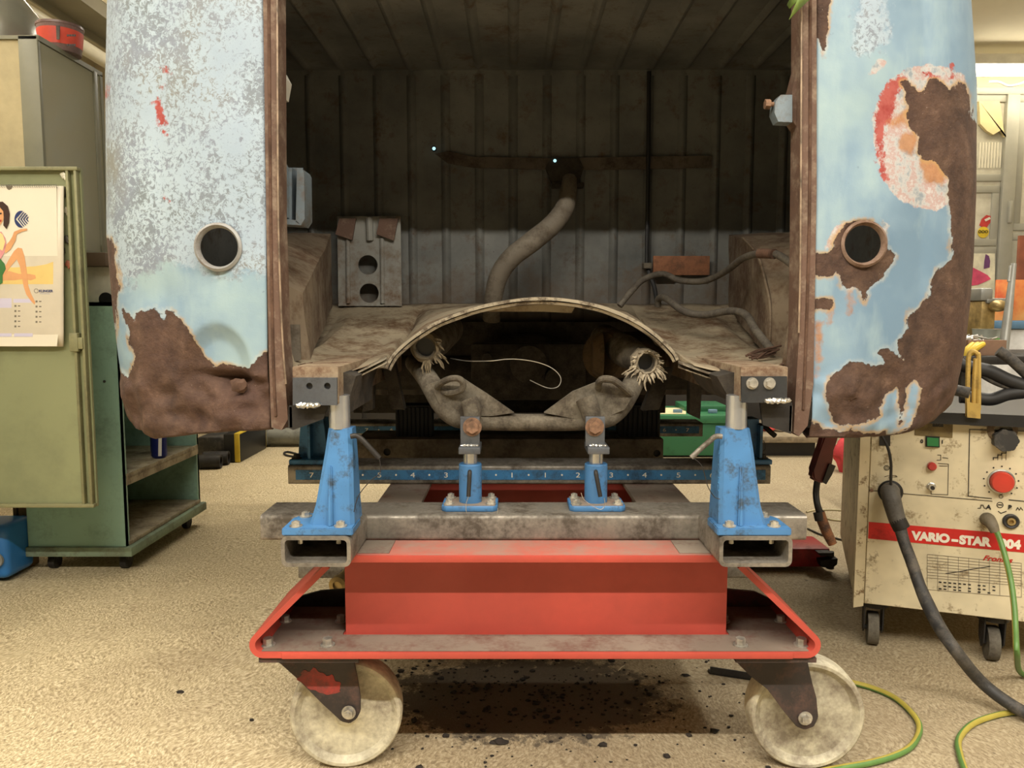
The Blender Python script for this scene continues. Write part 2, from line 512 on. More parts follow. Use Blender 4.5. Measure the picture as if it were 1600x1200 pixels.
# pink car poster
t = thing('poster', 'pale poster with a pink car and a purple figure on the lower pane', 'poster', P(1545, 495, yy))
build('sheet', MB().prism([P(x, y, yy - 0.002) for x, y in ((1500, 396), (1554, 396), (1554, 500), (1500, 500))], (0, -0.004, 0)), plain('poster_paper', (232, 226, 200), 0.6), t)
build('pink_car_print', MB().prism([P(x, y, yy - 0.008) for x, y in ((1500, 415), (1520, 418), (1532, 424), (1543, 430), (1548, 436), (1540, 440), (1528, 445), (1500, 449))], (0, -0.002, 0)), plain('pink_print', (222, 84, 120), 0.6), t)
build('figure_print', MB().prism([P(x, y, yy - 0.008) for x, y in ((1540, 397), (1545, 400), (1547, 408), (1546, 418), (1537, 420), (1538, 408))], (0, -0.002, 0)), plain('purple_print', (116, 70, 120), 0.6), t)
# plastic bag behind the upper pane
b = MB(); pl = [(1526, 160), (1558, 160), (1562, 190), (1566, 215), (1572, 218), (1560, 205), (1548, 212), (1538, 206), (1528, 195)]
b.prism([P(x, y, yy + 0.012) for x, y in pl], (0, -0.03, 0))
single('plastic_bag', b, plain('milky_plastic', (226, 210, 160), 0.35, 0, 0.06), 'crumpled milky plastic bag hung at the upper window pane', 'bag', P(1545, 200, yy))

# tube lamp on the far wall
t = thing('fluorescent_lamp', 'lit white fluorescent tube lamp above the window partition', 'lamp', (3.9, 5.35, wz(106)))
zl = zy(106, 5.35)
build('housing', MB().bx(3.0, 4.35, 5.33, 5.45, zl + 0.02, zl + 0.09, 0.01), M['white_plastic'], t)
build('tube', MB().cyl((3.02, 5.37, zl - 0.012), (4.33, 5.37, zl - 0.012), 0.036, n=20), emit('lit_tube', (255, 244, 216), 14), t)
b = MB(); b.tube([P(1545, 128, 5.5), P(1560, 128, 5.5), P(1575, 134, 5.5), P(1590, 132, 5.5), P(1606, 126, 5.5)], 0.008)
single('lamp_cable', b, M['white_plastic'], 'thin white cable drooping below the tube lamp', 'cable', P(1575, 134, 5.5))

# ceiling steel, left
bm_ = plain('beam_grey', (150, 144, 124), 0.6, 0.1, 0.08, 3); bd_ = plain('beam_dark', (96, 88, 78), 0.6, 0.1, 0.08, 3)
b = MB()
def cb(px, py, z):   # ceiling run through this pixel, running straight away from the camera
    d = ray(px, py); return (Vector((0, 0, H)) + d * ((z - H) / d.z)).x
x_ = cb(130, 20, 2.30)
b.bx(x_ - 0.10, x_ + 0.12, -2.5, 5.6, 2.30, 2.315); b.bx(x_ - 0.11, x_ - 0.10, -2.5, 5.6, 2.26, 2.33); b.bx(x_ + 0.12, x_ + 0.13, -2.5, 5.6, 2.26, 2.33)
for y_ in (-1.5, 1.5, 4.5):
    b.bx(x_, x_ + 0.02, y_, y_ + 0.02, 2.315, CEIL - 0.001)
structure('trim_1', b, bm_)
b = MB(); x_ = cb(88, 12, 2.42)
b.bx(x_ - 0.05, x_ + 0.03, -2.5, 5.6, 2.42, CEIL - 0.002)
structure('trim_2', b, bd_)
b = MB(); x_ = cb(150, 86, 2.1)
b.cyl((x_, -2.5, 2.1), (x_, 5.6, 2.1), 0.035, n=16)
for y_ in (-1.5, 0.5, 2.7, 4.5):
    b.bx(x_ - 0.01, x_ + 0.01, y_, y_ + 0.03, 2.13, CEIL - 0.001)
structure('trim_3', b, plain('pale_pipe', (214, 206, 182), 0.4, 0, 0.05))
# ---------------------------------------------------------------- the van body shell
def sdist(poly, px, py):
    """signed pixel distance to a closed outline, positive inside (numpy)"""
    poly = np.array(poly, float); n = len(poly)
    d = np.full(px.shape, 1e9); ins = np.zeros(px.shape, bool)
    for i in range(n):
        a, b2 = poly[i], poly[(i+1) % n]
        e = b2 - a; L = (e**2).sum() + 1e-9
        t = np.clip(((px-a[0])*e[0] + (py-a[1])*e[1]) / L, 0, 1)
        d = np.minimum(d, np.hypot(px - a[0] - t*e[0], py - a[1] - t*e[1]))
        c = ((a[1] > py) != (b2[1] > py))
        with np.errstate(divide='ignore', invalid='ignore'):
            xi = (b2[0]-a[0]) * (py-a[1]) / (b2[1]-a[1] + 1e-12) + a[0]
        ins ^= (c & (px < xi))
    return np.where(ins, d, -d)
def set_attr(me, name, vals):
    a = me.attributes.new(name, 'FLOAT', 'POINT')
    a.data.foreach_set('value', np.asarray(vals, dtype=np.float32))

def body_mat():
    m = NT('weathered_blue_paint', 0.48, 0, 0.35)
    lo, mid, fi = m.noise(4, 4, 0.6), m.noise(58, 7, 0.7), m.noise(220, 3, 0.6)
    st = m.noise(14, 5, 0.6, m.stretched((1, 1, 0.35)))
    blue = m.ramp(lo, [(0.34, (106, 132, 154)), (0.48, (124, 149, 168)), (0.60, (142, 165, 174)), (0.72, (154, 176, 178))])
    blue = m.mix(m.math('MULTIPLY', m.step(st, 0.60, 0.09), 0.38), blue, (164, 184, 184))
    blue = m.mix(m.math('MULTIPLY', m.step(mid, 0.69, 0.02), 0.6), blue, (98, 116, 130))
    pale = m.ramp(lo, [(0.35, (146, 162, 178)), (0.65, (164, 180, 190))])
    grey = m.ramp(m.noise(5.5, 3), [(0.35, (106, 114, 118)), (0.50, (118, 126, 140)), (0.68, (122, 122, 114))])
    sp = m.math('ADD', m.math('SUBTRACT', m.noise(120, 6, 0.78, None, 0.8), 0.5), m.math('MULTIPLY', m.math('SUBTRACT', m.noise(8, 3), 0.5), 0.5))
    speck = m.mix(m.math('MULTIPLY', m.step(sp, 0.015, 0.03), 0.9), pale, grey)
    col = m.mix(m.step(m.math('ADD', m.attr('m_speck'), m.math('MULTIPLY', m.math('SUBTRACT', mid, 0.5), 0.9)), 0.5, 0.08), blue, speck)
    def edge(name, wob, sharp=0.012, sc=None):
        n = m.noise(sc, 7, 0.68) if sc else m.noise(44, 7, 0.66)
        return m.math('ADD', m.attr(name), m.math('MULTIPLY', m.math('SUBTRACT', n, 0.5), wob)), sharp
    w_, _ = edge('m_white', 0.5, sc=50)
    prim = m.ramp(m.noise(34, 6, 0.7), [(0.36, (130, 140, 148)), (0.47, (174, 174, 174)), (0.54, (168, 142, 138)), (0.62, (182, 180, 180))])
    col = m.mix(m.step(w_, 0.5, 0.03), col, prim)
    r_, _ = edge('m_red', 0.9, sc=90)
    col = m.mix(m.step(r_, 0.54, 0.05), col, m.ramp(mid, [(0.3, (138, 48, 46)), (0.6, (160, 82, 76))]))
    o_, _ = edge('m_orange', 0.6, sc=60)
    col = m.mix(m.math('MULTIPLY', m.step(o_, 0.5, 0.10), 0.85), col, m.ramp(mid, [(0.3, (140, 92, 50)), (0.6, (168, 118, 74))]))
    q_, _ = edge('m_rust', 0.62)
    halo = m.math('SUBTRACT', m.step(q_, 0.40, 0.07), m.step(q_, 0.5, 0.02))
    hk = m.step(m.noise(11, 3), 0.46, 0.1)
    col = m.mix(m.math('MULTIPLY', halo, m.math('ADD', 0.25, m.math('MULTIPLY', hk, 0.55))), col, m.ramp(hk, [(0.4, (184, 184, 174)), (0.7, (168, 136, 88))]))
    rust = m.ramp(m.noise(24, 8, 0.72), [(0.3, (42, 31, 26)), (0.46, (68, 51, 41)), (0.60, (86, 66, 53)), (0.76, (122, 98, 82))])
    rust = m.mix(m.math('MULTIPLY', m.step(lo, 0.5, 0.2), 0.4), rust, (88, 62, 55))
    rk = m.step(q_, 0.5, 0.012)
    col = m.mix(rk, col, rust)
    col = m.mix(m.math('MULTIPLY', m.step(fi, 0.73, 0.01), m.math('MULTIPLY', rk, 0.6)), col, (176, 158, 144))
    m.col(col)
    m.rough(m.math('ADD', 0.45, m.math('MULTIPLY', rk, 0.35)))
    h = m.math('ADD', m.math('MULTIPLY', rk, -1.6), m.math('MULTIPLY', m.math('MULTIPLY', m.noise(42, 6, 0.7), rk), 2.2))
    h = m.math('ADD', h, m.math('MULTIPLY', mid, 0.25))
    m.bump(h, 0.75, 0.0026)
    return m.m
M['body'] = body_mat()
BODY_BASE = Vector((0.06, 2.2, 0.60))
bus = thing('van_body', 'rusty pale blue van body shell with open rear hatch, held up on the jig', 'van body', BODY_BASE)
FY = 1.25

def interp(tab, v):
    return float(np.interp(v, [t[0] for t in tab], [t[1] for t in tab]))

def corner(side, open_tab, sil_tab, hole, name, marks, dents, label, bot_tab):
    YS, YE = 1.64, 3.5
    rows = []
    z_low = zy(684, FY)
    zs = list(np.linspace(z_low, 1.36, 132)) + [1.42, 1.5, 1.6, 1.7, 1.8, 1.88]
    NC = 92
    for z in zs:
        pyf = proj((0, FY, z))[1]
        xo = xx(interp(open_tab, pyf), FY, z)
        def prof(W):
            out = []
            for k in range(NC + 1):
                t = k / NC
                if t < 0.42:
                    q = t / 0.42
                    xk = 0.48 * q
                    out.append((xo + side*(W*xk), FY + 0.035*q*q))
                else:
                    a = (t - 0.42) / 0.58 * math.pi/2
                    u = max(0.0, math.sin(a)) ** 0.92; v = 1 - max(0.0, math.cos(a)) ** 0.92
                    out.append((xo + side*(W*(0.48 + 0.52*u)), FY + 0.035 + 0.02*u + (YS - FY - 0.055)*v))
            return out
        W = 0.48
        if z > 1.37: W = W_keep
        for it in range(14 if z <= 1.37 else 0):
            best = None
            for x, y in prof(W):
                q = proj((x, y, z))
                if best is None or side*(q[0]-best[0]) > 0: best = q
            W += side * (interp(sil_tab, best[1]) - best[0]) * best[2] / F
        W_keep = W
        pr = prof(W)
        xe, ye = pr[-1]
        rows.append([(x, y, z) for x, y in pr] + [(xe, ye + (YE-ye)*s_, z) for s_ in (0.05, 0.2, 0.5, 1.0)])
    # lower edge follows its own line, then rolls under
    low = []
    V = np.array(rows)                                  # rows, cols, 3
    nr, nc = V.shape[:2]
    for j in range(nc):
        q = proj(V[0, j])
        dz = (q[1] - interp(bot_tab, q[0])) * q[2] / F if j <= NC else low_dz
        dz = max(-0.02, min(0.12, dz)); low_dz = dz
        for i in range(18):
            V[i, j, 2] += dz * (1 - i/18)
    PX_ = np.zeros((nr, nc)); PY_ = np.zeros((nr, nc))
    for i in range(nr):
        for j in range(nc):
            a_, b_, _ = proj(V[i, j]); PX_[i, j] = a_; PY_[i, j] = b_
    vis = np.zeros((nr, nc)); vis[:, :NC+1] = 1
    for cx, cy, rx, ry, depth in dents:
        g_ = np.exp(-(((PX_-cx)/rx)**2 + ((PY_-cy)/ry)**2)) * depth * vis
        V[:, :, 1] += g_
    if side < 0:
        rr = np.sqrt(((PX_-338)/54)**2 + ((PY_-578)/72)**2)
        V[:, :, 1] += 0.016*np.clip((1.0-rr)/0.35, 0, 1)**0.8*vis
        V[:, :, 1] += 0.020*np.exp(-((PY_-590 - 0.12*(PX_-350))/7)**2 - ((PX_-360)/50)**2)*vis
    for i in range(nr):
        for j in range(NC+1):
            p = Vector(V[i, j])
            V[i, j, 1] += 0.0025 * noise.noise(p*9) + (0.007 * noise.noise(p*42) + (0.017 if side < 0 else 0.007)*noise.noise(p*17)) * max(0, min(1, (PY_[i, j]-565)/40))
    bm = bmesh.new()
    grid = [[bm.verts.new(V[i, j]) for j in range(nc)] for i in range(nr)]
    hc = P(hole[0], hole[1], FY + 0.012); hr = hole[2] / F * proj(hc)[2]
    dead = set()
    for i in range(nr):
        for j in range(NC):
            v = grid[i][j].co
            if math.hypot(v.x - hc.x, v.z - hc.z) < hr + 0.002 and v.y < 1.5: dead.add((i, j))
    lip = [bm.verts.new(Vector(V[0, j]) + Vector((-side*0.006 if j > NC*0.6 else 0, 0.012 if j < NC else 0, -0.004))) for j in range(nc)]
    lip2 = [bm.verts.new(Vector(V[0, j]) + Vector((-side*0.03 if j > NC*0.6 else 0, 0.045 if j < NC*0.9 else 0.0, 0.006))) for j in range(nc)]
    for j in range(nc-1):
        bm.faces.new((grid[0][j], grid[0][j+1], lip[j+1], lip[j])); bm.faces.new((lip[j], lip[j+1], lip2[j+1], lip2[j]))
    for i in range(nr-1):
        for j in range(nc-1):
            if all(c_ in dead for c_ in ((i, j), (i+1, j), (i, j+1), (i+1, j+1))): continue
            if any(c_ in dead for c_ in ((i, j), (i+1, j), (i, j+1), (i+1, j+1))) :
                continue
            bm.faces.new((grid[i][j], grid[i][j+1], grid[i+1][j+1], grid[i+1][j]))
    for v in [v for v in bm.verts if not v.link_faces]: bm.verts.remove(v)
    bm.verts.index_update()
    me_pts = np.array([v.co[:] for v in bm.verts])
    o = build(name, bm, M['body'], bus, smooth=60, label=label)
    o.data.polygons.foreach_set('use_smooth', [True]*len(o.data.polygons))
    qx = np.array([proj(p) for p in me_pts])
    for an, polys in marks.items():
        best = np.full(len(me_pts), -1e9)
        for pl in polys: best = np.maximum(best, sdist(pl, qx[:, 0], qx[:, 1]))
        vv = np.clip(0.5 + best / (40.0 if an != 'm_speck' else 90.0), 0, 1)
        hidden = me_pts[:, 1] > 1.66
        vv = np.where(hidden, 0.30 if an != 'm_speck' else 0.6, vv)
        if an == 'm_rust': vv = np.where(hidden, 0.42, vv)
        if an == 'm_speck': pass
        set_attr(o.data, an, vv)
    for an in ('m_rust', 'm_red', 'm_white', 'm_orange', 'm_speck'):
        if an not in marks: set_attr(o.data, an, np.zeros(len(me_pts)))
    sm = o.modifiers.new('Solidify', 'SOLIDIFY'); sm.thickness = 0.0018; sm.offset = 0
    return o, hc, hr

L_open = [(-300, 409), (0, 411), (340, 416), (560, 418), (640, 421), (700, 424)]
L_sil = [(-200, 176), (0, 168), (120, 165), (370, 167), (480, 176), (560, 186), (620, 194), (650, 201), (680, 222), (700, 240)]
L_bot = [(150, 640), (200, 652), (215, 668), (235, 684), (260, 680), (300, 677), (350, 672), (420, 668), (460, 668)]
L_rust = [[(190, 480), (197, 487), (204, 494), (210, 501), (215, 489), (228, 486), (241, 481), (250, 492), (255, 503), (263, 486), (278, 492), (295, 515), (309, 540), (318, 558), (334, 572), (360, 567), (388, 577), (397, 563), (413, 552), (440, 545), (440, 760), (150, 760), (165, 650), (190, 640), (206, 600), (196, 592), (210, 575), (214, 557), (204, 537), (201, 512), (193, 495)],
          [(140, 370), (170, 372), (180, 387), (181, 410), (185, 438), (189, 455), (183, 462), (182, 500), (180, 540), (140, 560)],
          [(180, 575), (205, 590), (200, 700), (160, 700)]]
L_red = [[(241, 153), (248, 152), (254, 170), (261, 180), (262, 193), (252, 198), (244, 190), (241, 168)], [(246, 134), (256, 132), (256, 140), (247, 142)],
         [(252, 108), (264, 105), (268, 114), (254, 118)], [(254, 204), (260, 200), (262, 216), (257, 219)], [(255, 305), (262, 308), (266, 316), (256, 314)],
         [(165, 135), (170, 133), (172, 152), (164, 155)]]
L_speck = [[(100, -400), (460, -400), (460, 425), (415, 425), (340, 430), (300, 418), (262, 410), (225, 432), (190, 450), (100, 470)]]
cl, hcL, hrL = corner(-1, L_open, L_sil, (345, 387, 30), 'rear_corner_panel', {'m_rust': L_rust, 'm_red': L_red, 'm_speck': L_speck},
    [(365, 600, 26, 14, 0.022), (395, 640, 30, 12, 0.014), (300, 650, 40, 14, 0.012), (400, 590, 14, 10, -0.008), (240, 460, 60, 40, 0.006)],
    'left rear corner panel, chalky blue with a rusted and crumpled bottom', L_bot)

R_open = [(-300, 1277), (0, 1276), (300, 1275), (400, 1272), (580, 1270), (650, 1267), (700, 1264)]
R_sil = [(-200, 1500), (0, 1516), (60, 1521), (130, 1525), (300, 1525), (400, 1521), (480, 1515), (540, 1508), (600, 1496), (630, 1484), (655, 1462), (668, 1440), (700, 1400)]
R_bot = [(1240, 682), (1300, 681), (1340, 682), (1380, 679), (1400, 678), (1430, 670), (1460, 655), (1490, 625), (1600, 600)]
R_rust = [[(1408, 128), (1420, 127), (1426, 138), (1432, 146), (1441, 148), (1450, 128), (1462, 124), (1473, 131), (1486, 143), (1497, 127), (1506, 134), (1513, 150), (1519, 190), (1560, 190), (1560, 760), (1405, 760), (1412, 690), (1425, 665), (1436, 640), (1441, 612), (1430, 590), (1418, 570), (1404, 556), (1402, 543), (1408, 525), (1416, 510), (1420, 490), (1431, 484), (1448, 465), (1455, 450), (1458, 430), (1470, 416), (1486, 406), (1484, 330), (1482, 300), (1478, 272), (1462, 254), (1444, 250), (1432, 236), (1437, 215), (1424, 200), (1416, 184), (1419, 165)],
          [(1260, 394), (1276, 395), (1295, 397), (1303, 388), (1300, 377), (1310, 365), (1317, 352), (1337, 344), (1360, 347), (1380, 365), (1385, 385), (1397, 397), (1392, 412), (1380, 430), (1370, 440), (1356, 450), (1351, 472), (1346, 468), (1342, 450), (1335, 447), (1325, 456), (1316, 451), (1312, 436), (1304, 420), (1300, 431), (1260, 431)],
          [(1260, 466), (1298, 468), (1300, 480), (1292, 485), (1280, 483), (1260, 484)],
          [(1298, 588), (1318, 570), (1345, 564), (1360, 572), (1380, 571), (1378, 560), (1366, 552), (1372, 545), (1388, 543), (1398, 552), (1412, 565), (1425, 572), (1430, 585), (1420, 600), (1410, 618), (1400, 604), (1386, 613), (1377, 628), (1372, 648), (1352, 661), (1315, 666), (1300, 652), (1292, 628), (1290, 604)],
          [(1255, -400), (1290, -400), (1297, 0), (1292, 40), (1287, 80), (1280, 60), (1255, 60)], [(1255, 655), (1290, 670), (1350, 676), (1410, 676), (1430, 700), (1255, 710)], [(1404, 610), (1414, 612), (1412, 660), (1402, 665)]]
R_white = [[(1375, 150), (1390, 125), (1420, 108), (1450, 100), (1480, 106), (1505, 116), (1514, 150), (1516, 200), (1492, 300), (1478, 322), (1462, 330), (1440, 326), (1410, 316), (1390, 300), (1376, 270), (1365, 230), (1363, 180)],
           [(1355, 118), (1372, 92), (1388, 96), (1368, 116)], [(1296, 365), (1305, 352), (1325, 345), (1310, 365), (1300, 385), (1286, 392)], [(1375, 340), (1388, 352), (1386, 372), (1376, 360)]]
R_red = [[(1366, 180), (1375, 142), (1395, 122), (1414, 112), (1416, 128), (1402, 150), (1396, 180), (1383, 200), (1381, 240), (1387, 278), (1378, 286), (1368, 250)],
         [(1440, 112), (1450, 108), (1464, 120), (1462, 125), (1446, 120)], [(1482, 100), (1490, 100), (1492, 122), (1484, 124)]]
R_orange = [[(1440, 244), (1465, 248), (1480, 266), (1472, 288), (1448, 288), (1436, 262)], [(1386, 194), (1402, 178), (1420, 165), (1420, 196), (1395, 196)], [(1405, 210), (1432, 205), (1432, 225), (1425, 245), (1405, 232)],
            [(1323, 452), (1332, 450), (1331, 490), (1326, 492)], [(1292, 478), (1301, 476), (1299, 505), (1294, 508)], [(1272, 500), (1284, 505), (1282, 560), (1274, 590)], [(1284, 15), (1293, 20), (1288, 92), (1284, 80)]]
R_speck = [[(1345, 0), (1380, -20), (1390, 60), (1380, 75), (1340, 90), (1330, 60)]]
cr, hcR, hrR = corner(1, R_open, R_sil, (1345, 382, 29), 'rear_corner_panel', {'m_rust': R_rust, 'm_red': R_red, 'm_white': R_white, 'm_orange': R_orange, 'm_speck': R_speck},
    [(1328, 618, 34, 30, -0.014), (1326, 622, 17, 15, 0.014), (1328, 614, 7, 7, -0.012), (1390, 590, 20, 16, 0.005)],
    'right rear corner panel, blue with red and white primer and large brown rust areas', R_bot)
ringm = grimy('grey_lamp_ring', (150, 150, 148), (120, 112, 106), 0.4, 0.5, 0.2, 30)
for hc, hr, mt in ((hcL, hrL, ringm), (hcR, hrR, grimy('rusty_lamp_ring', (134, 112, 98), (100, 76, 60), 0.5, 0.6, 0.1, 30))):
    c = hc + Vector((0, -0.016, 0))
    build('tail_lamp_ring', MB().lathe(c, (0, 1, 0), [(hr*1.28, 0.012), (hr*1.24, 0.003), (hr*1.12, 0.0), (hr*1.06, 0.003), (hr*1.0, 0.006), (hr*0.99, 0.011)], 56), mt, bus)
# bolt in the middle of the rusted dome
c = P(1331, 616, FY); build('dome_stud', MB().ico(c, 0.010, (1, 0.5, 1), 3, 0.5), M['rust'], bus)
build('plug', MB().ico(P(374, 603, FY + 0.004), 0.012, (1.1, 0.7, 1), 5, 0.6), M['rust'], bus)

# hatch surround
b = MB()
b.prism([P(x, y, FY - 0.006) for x, y in ((410, -170), (430, -170), (432, 0), (434, 340), (440, 520), (446, 600), (450, 655), (440, 672), (424, 668), (420, 560), (416, 340), (411, 0))], (0, 0.05, 0))
build('hatch_post', b, M['rust_edge'], bus)
b = MB()
b.prism([P(x, y, FY - 0.006) for x, y in ((1255, -170), (1278, -170), (1276, 0), (1276, 300), (1273, 480), (1271, 600), (1262, 665), (1248, 682), (1240, 676), (1244, 600), (1249, 520), (1251, 400), (1254, 150))], (0, 0.05, 0))
build('hatch_post', b, M['rust_edge'], bus)
lipm = plain('bare_metal_lip', (138, 120, 102), 0.5, 0.3, 0.4, 30)
for pts in (((431, -170), (433, 0), (435, 340), (441, 520), (447, 600)), ((1254, -170), (1252.5, 0), (1252, 150), (1250.5, 400), (1248, 520))):
    build('hatch_lip', MB().tube([P(x, y, FY - 0.008) for x, y in pts], 0.0016, 8), lipm, bus)
for pts in (((419, -170), (420, 0), (423, 340), (427, 560), (431, 650)), ((1267, -170), (1266, 0), (1265, 300), (1261, 480), (1255, 640))):
    build('hatch_seam', MB().tube([P(x, y, FY - 0.006) for x, y in pts], 0.0026, 8), M['rust'], bus)
ZL = 1.432
roofm = plain('plain_blue_paint', (150, 180, 194), 0.5, 0, 0.1, 4)
WL, WR = xx(168, 1.5, 1.3) , xx(1522, 1.5, 1.3)
xo_l, xo_r = P(411, 0, FY).x, P(1276, 0, FY).x
b = MB(); b.bx(xo_l - 0.02, xo_r + 0.02, FY + 0.0, FY + 0.02, ZL, 1.88)
build('rear_upper_panel', b, roofm, bus)
RX0, RX1 = -0.88, 0.99
b = MB()
rows = []
for k, y in enumerate((FY, 1.45, 2.0, 2.8, 3.5)):
    rows.append([(RX0 + (RX1-RX0)*i/14, y, 1.88 + 0.16*math.sin(math.pi*i/14)*(0.35 if k == 0 else 1)) for i in range(15)])
b.strip(rows); build('roof', b, roofm, bus)
b = MB(); b.bx(-0.84, 0.95, 3.46, 3.5, 0.62, 1.95); build('front_bulkhead', b, M['under_dark'], bus)
b = MB(); b.bx(-0.80, 0.92, 2.22, 3.46, 0.66, 0.70)
for y in (2.5, 2.9, 3.3): b.bx(-0.78, 0.9, y, y + 0.06, 0.60, 0.66)
b.bx(xx(552, 2.36, 0.55), xx(1040, 2.36, 0.55), 2.36, 2.44, 0.505, 0.66)
for x in (-0.30, 0.36): b.bx(x - 0.04, x + 0.04, 2.2, 3.46, 0.58, 0.66)
build('cargo_floor', b, M['under_dark'], bus)

# firewall with pressed ribs
BY = 2.0
def sheet_mat(name, c1, c2, rustc, amt):
    m = NT(name, 0.62, 0.0, 0.35)
    base = m.ramp(m.noise(5, 6, 0.65), [(0.3, c1), (0.68, c2)])
    k = m.step(m.noise(16, 8, 0.72), 1-amt, 0.07)
    base = m.mix(k, base, rustc)
    s = m.sepz()
    low = m.step(m.math('ADD', m.math('MULTIPLY', s[2], -6.0), m.math('MULTIPLY', m.noise(14, 6, 0.7), 2.6)), -4.0, 0.35)
    base = m.mix(m.math('MULTIPLY', low, 0.75), base, rustc)
    base = m.mix(m.math('MULTIPLY', m.step(m.noise(120, 3), 0.68, 0.02), 0.5), base, (62, 50, 42))
    m.col(base); m.bump(m.noise(60, 5), 0.2, 0.001)
    return m.m
M['firewall'] = sheet_mat('grimy_grey_firewall', (78, 80, 79), (118, 119, 115), (86, 74, 62), 0.40)
M['tray'] = grimy('rust_stained_tray', (150, 138, 116), (96, 72, 50), 0.46, 0.75, 0.0, 12, 0.45, soft=0.10)
M['wheelhouse'] = grimy('rusty_wheel_housing', (122, 108, 90), (84, 63, 46), 0.5, 0.8, 0.0, 11, 0.45, soft=0.10)
ribpx = [435 + 52.4*i for i in range(17)]
ribx = [xx(p, BY, 1.1) for p in ribpx]
def ribh(x, w=0.012):
    h = 0
    for r in ribx:
        d = abs(x - r)
        if d < w: h = max(h, math.cos(d/w*math.pi/2))
    return h
cols = sorted(set([-0.66, 0.76] + [r + d for r in ribx for d in (-0.012, -0.009, -0.005, 0, 0.005, 0.009, 0.012)]))
zb = zy(478, BY)
def fw_row(z, k): return [(x, BY - 0.011*k*ribh(x), z) for x in cols]
b = MB()
b.strip([fw_row(0.6, 1), fw_row(zb + 0.012, 0), fw_row(zb + 0.03, 1), fw_row(1.1, 1), fw_row(1.395, 1), fw_row(1.41, 0), fw_row(1.45, 0)])
build('firewall', b, M['firewall'], bus)
b = MB()
hz = zy(112, BY)
b.strip([[(x, y, hz + 0.004 - 0.010*ribh(x)*(0 if y > 1.97 else 1)) for x in cols] for y in (FY + 0.02, 1.6, 1.96, 1.98, BY + 0.01)])
build('engine_bay_ceiling', b, M['firewall'], bus)
b = MB(); b.bx(-0.70, -0.66, 1.64, BY, 0.6, hz + 0.01)
build('inner_side_panel', b, M['firewall'], bus)
b = MB(); b.bx(0.76, 0.80, 1.64, BY, 0.6, hz + 0.01)
build('inner_side_panel', b, M['firewall'], bus)
# strap across the firewall
b = MB()
zt, zd = zy(242, 1.985), zy(268, 1.985)
b.prism([P(x, y, 1.984) for x, y in ((680, 240), (700, 236), (740, 245), (860, 247), (1112, 243), (1112, 262), (900, 266), (740, 262), (700, 255))], (0, 0.004, 0))
build('strap', b, grimy('greasy_strap', (88, 80, 70), (60, 50, 42), 0.5, 0.7, 0, 20), bus)
b = MB(); b.prism([P(x, y, 1.975) for x, y in ((860, 247), (905, 247), (912, 262), (905, 285), (862, 285), (852, 262))], (0, 0.012, 0)); b.bx(P(862, 290, 1.97).x, P(912, 290, 1.97).x, 1.955, 1.985, zy(294, 1.97), zy(286, 1.97), 0.003)
build('pipe_clamp', b, M['under_dark'], bus)
hl = emit('hole_glow', (170, 228, 236), 1.1)  # glowing discs added for the light seen through two firewall holes
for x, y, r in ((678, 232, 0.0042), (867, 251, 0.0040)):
    c = P(x, y, 1.970); build('hole_glow_disc', MB().cyl(c, c + Vector((0, 0.003, 0)), r, n=16), hl, bus)
    build('hole_rim', MB().lathe(P(x, y, 1.968), (0, 1, 0), [(r*1.7, 0.003), (r*1.6, 0), (r*1.05, 0), (r*1.05, 0.004)], 20), M['black'], bus)

# perforated bracket panel
def plate(outline, holes, th, to3):
    """flat plate in its own uv plane; outline and holes are lists of (u, v); to3(u, v, w) -> world"""
    c = bpy.data.curves.new('tmp_plate', 'CURVE'); c.dimensions = '2D'; c.fill_mode = 'BOTH'; c.extrude = 0.5
    for pl in [outline] + holes:
        s = c.splines.new('POLY'); s.points.add(len(pl) - 1)
        for q, (u, v) in zip(s.points, pl): q.co = (u * 10, v * 10, 0, 1)
        s.use_cyclic_u = True
    t = bpy.data.objects.new('tmp_plate', c); COL.objects.link(t)
    dg = bpy.context.evaluated_depsgraph_get(); dg.update()
    me = bpy.data.meshes.new_from_object(t.evaluated_get(dg))
    bpy.data.objects.remove(t); bpy.data.curves.remove(c)
    mb = MB(); mb.bm.from_mesh(me); bpy.data.meshes.remove(me)
    bmesh.ops.remove_doubles(mb.bm, verts=mb.bm.verts, dist=1e-5)
    for v in mb.bm.verts: v.co = Vector(to3(v.co.x/10, v.co.y/10, v.co.z * th))
    return mb
def circ(u, v, r, n=28): return [(u + r*math.cos(2*math.pi*k/n), v + r*math.sin(2*math.pi*k/n)) for k in range(n)]
def xz_plate(Y, th, pix, holes=()):
    """plate facing the camera at depth Y; pixel outline, holes (px, py, radius in m)"""
    o = [(P(x, y, Y).x, P(x, y, Y).z) for x, y in pix]
    h = [circ(P(x, y, Y).x, P(x, y, Y).z, r) for x, y, r in holes]
    return plate(o, h, th, lambda u, v, w: (u, Y + w, v))
pp = xz_plate(1.962, 0.004, ((527, 338), (626, 338), (628, 478), (529, 478)), ((575, 414, 0.0245), (577, 458, 0.0245)))
for x in (543.5, 597):
    pp.tube([P(x, 372, 1.960), P(x + 1, 474, 1.960)], 0.006, 10, False)
pp.tube([P(577, 340, 1.958), P(578, 376, 1.958)], 0.009, 10, False)
pw = build('vent_bracket', pp, grimy('grey_bracket_panel', (134, 134, 128), (104, 84, 66), 0.42, 0.6, 0, 14), bus)
b = MB()
for pl in (((530, 341), (556, 341), (550, 375), (524, 366)), ((593, 341), (622, 341), (615, 376), (588, 366))):
    b = MB(); b.prism([P(x, y, 1.948) for x, y in pl], (0, 0.008, 0)); build('bracket_tab', b, M['rust_edge'], pw)

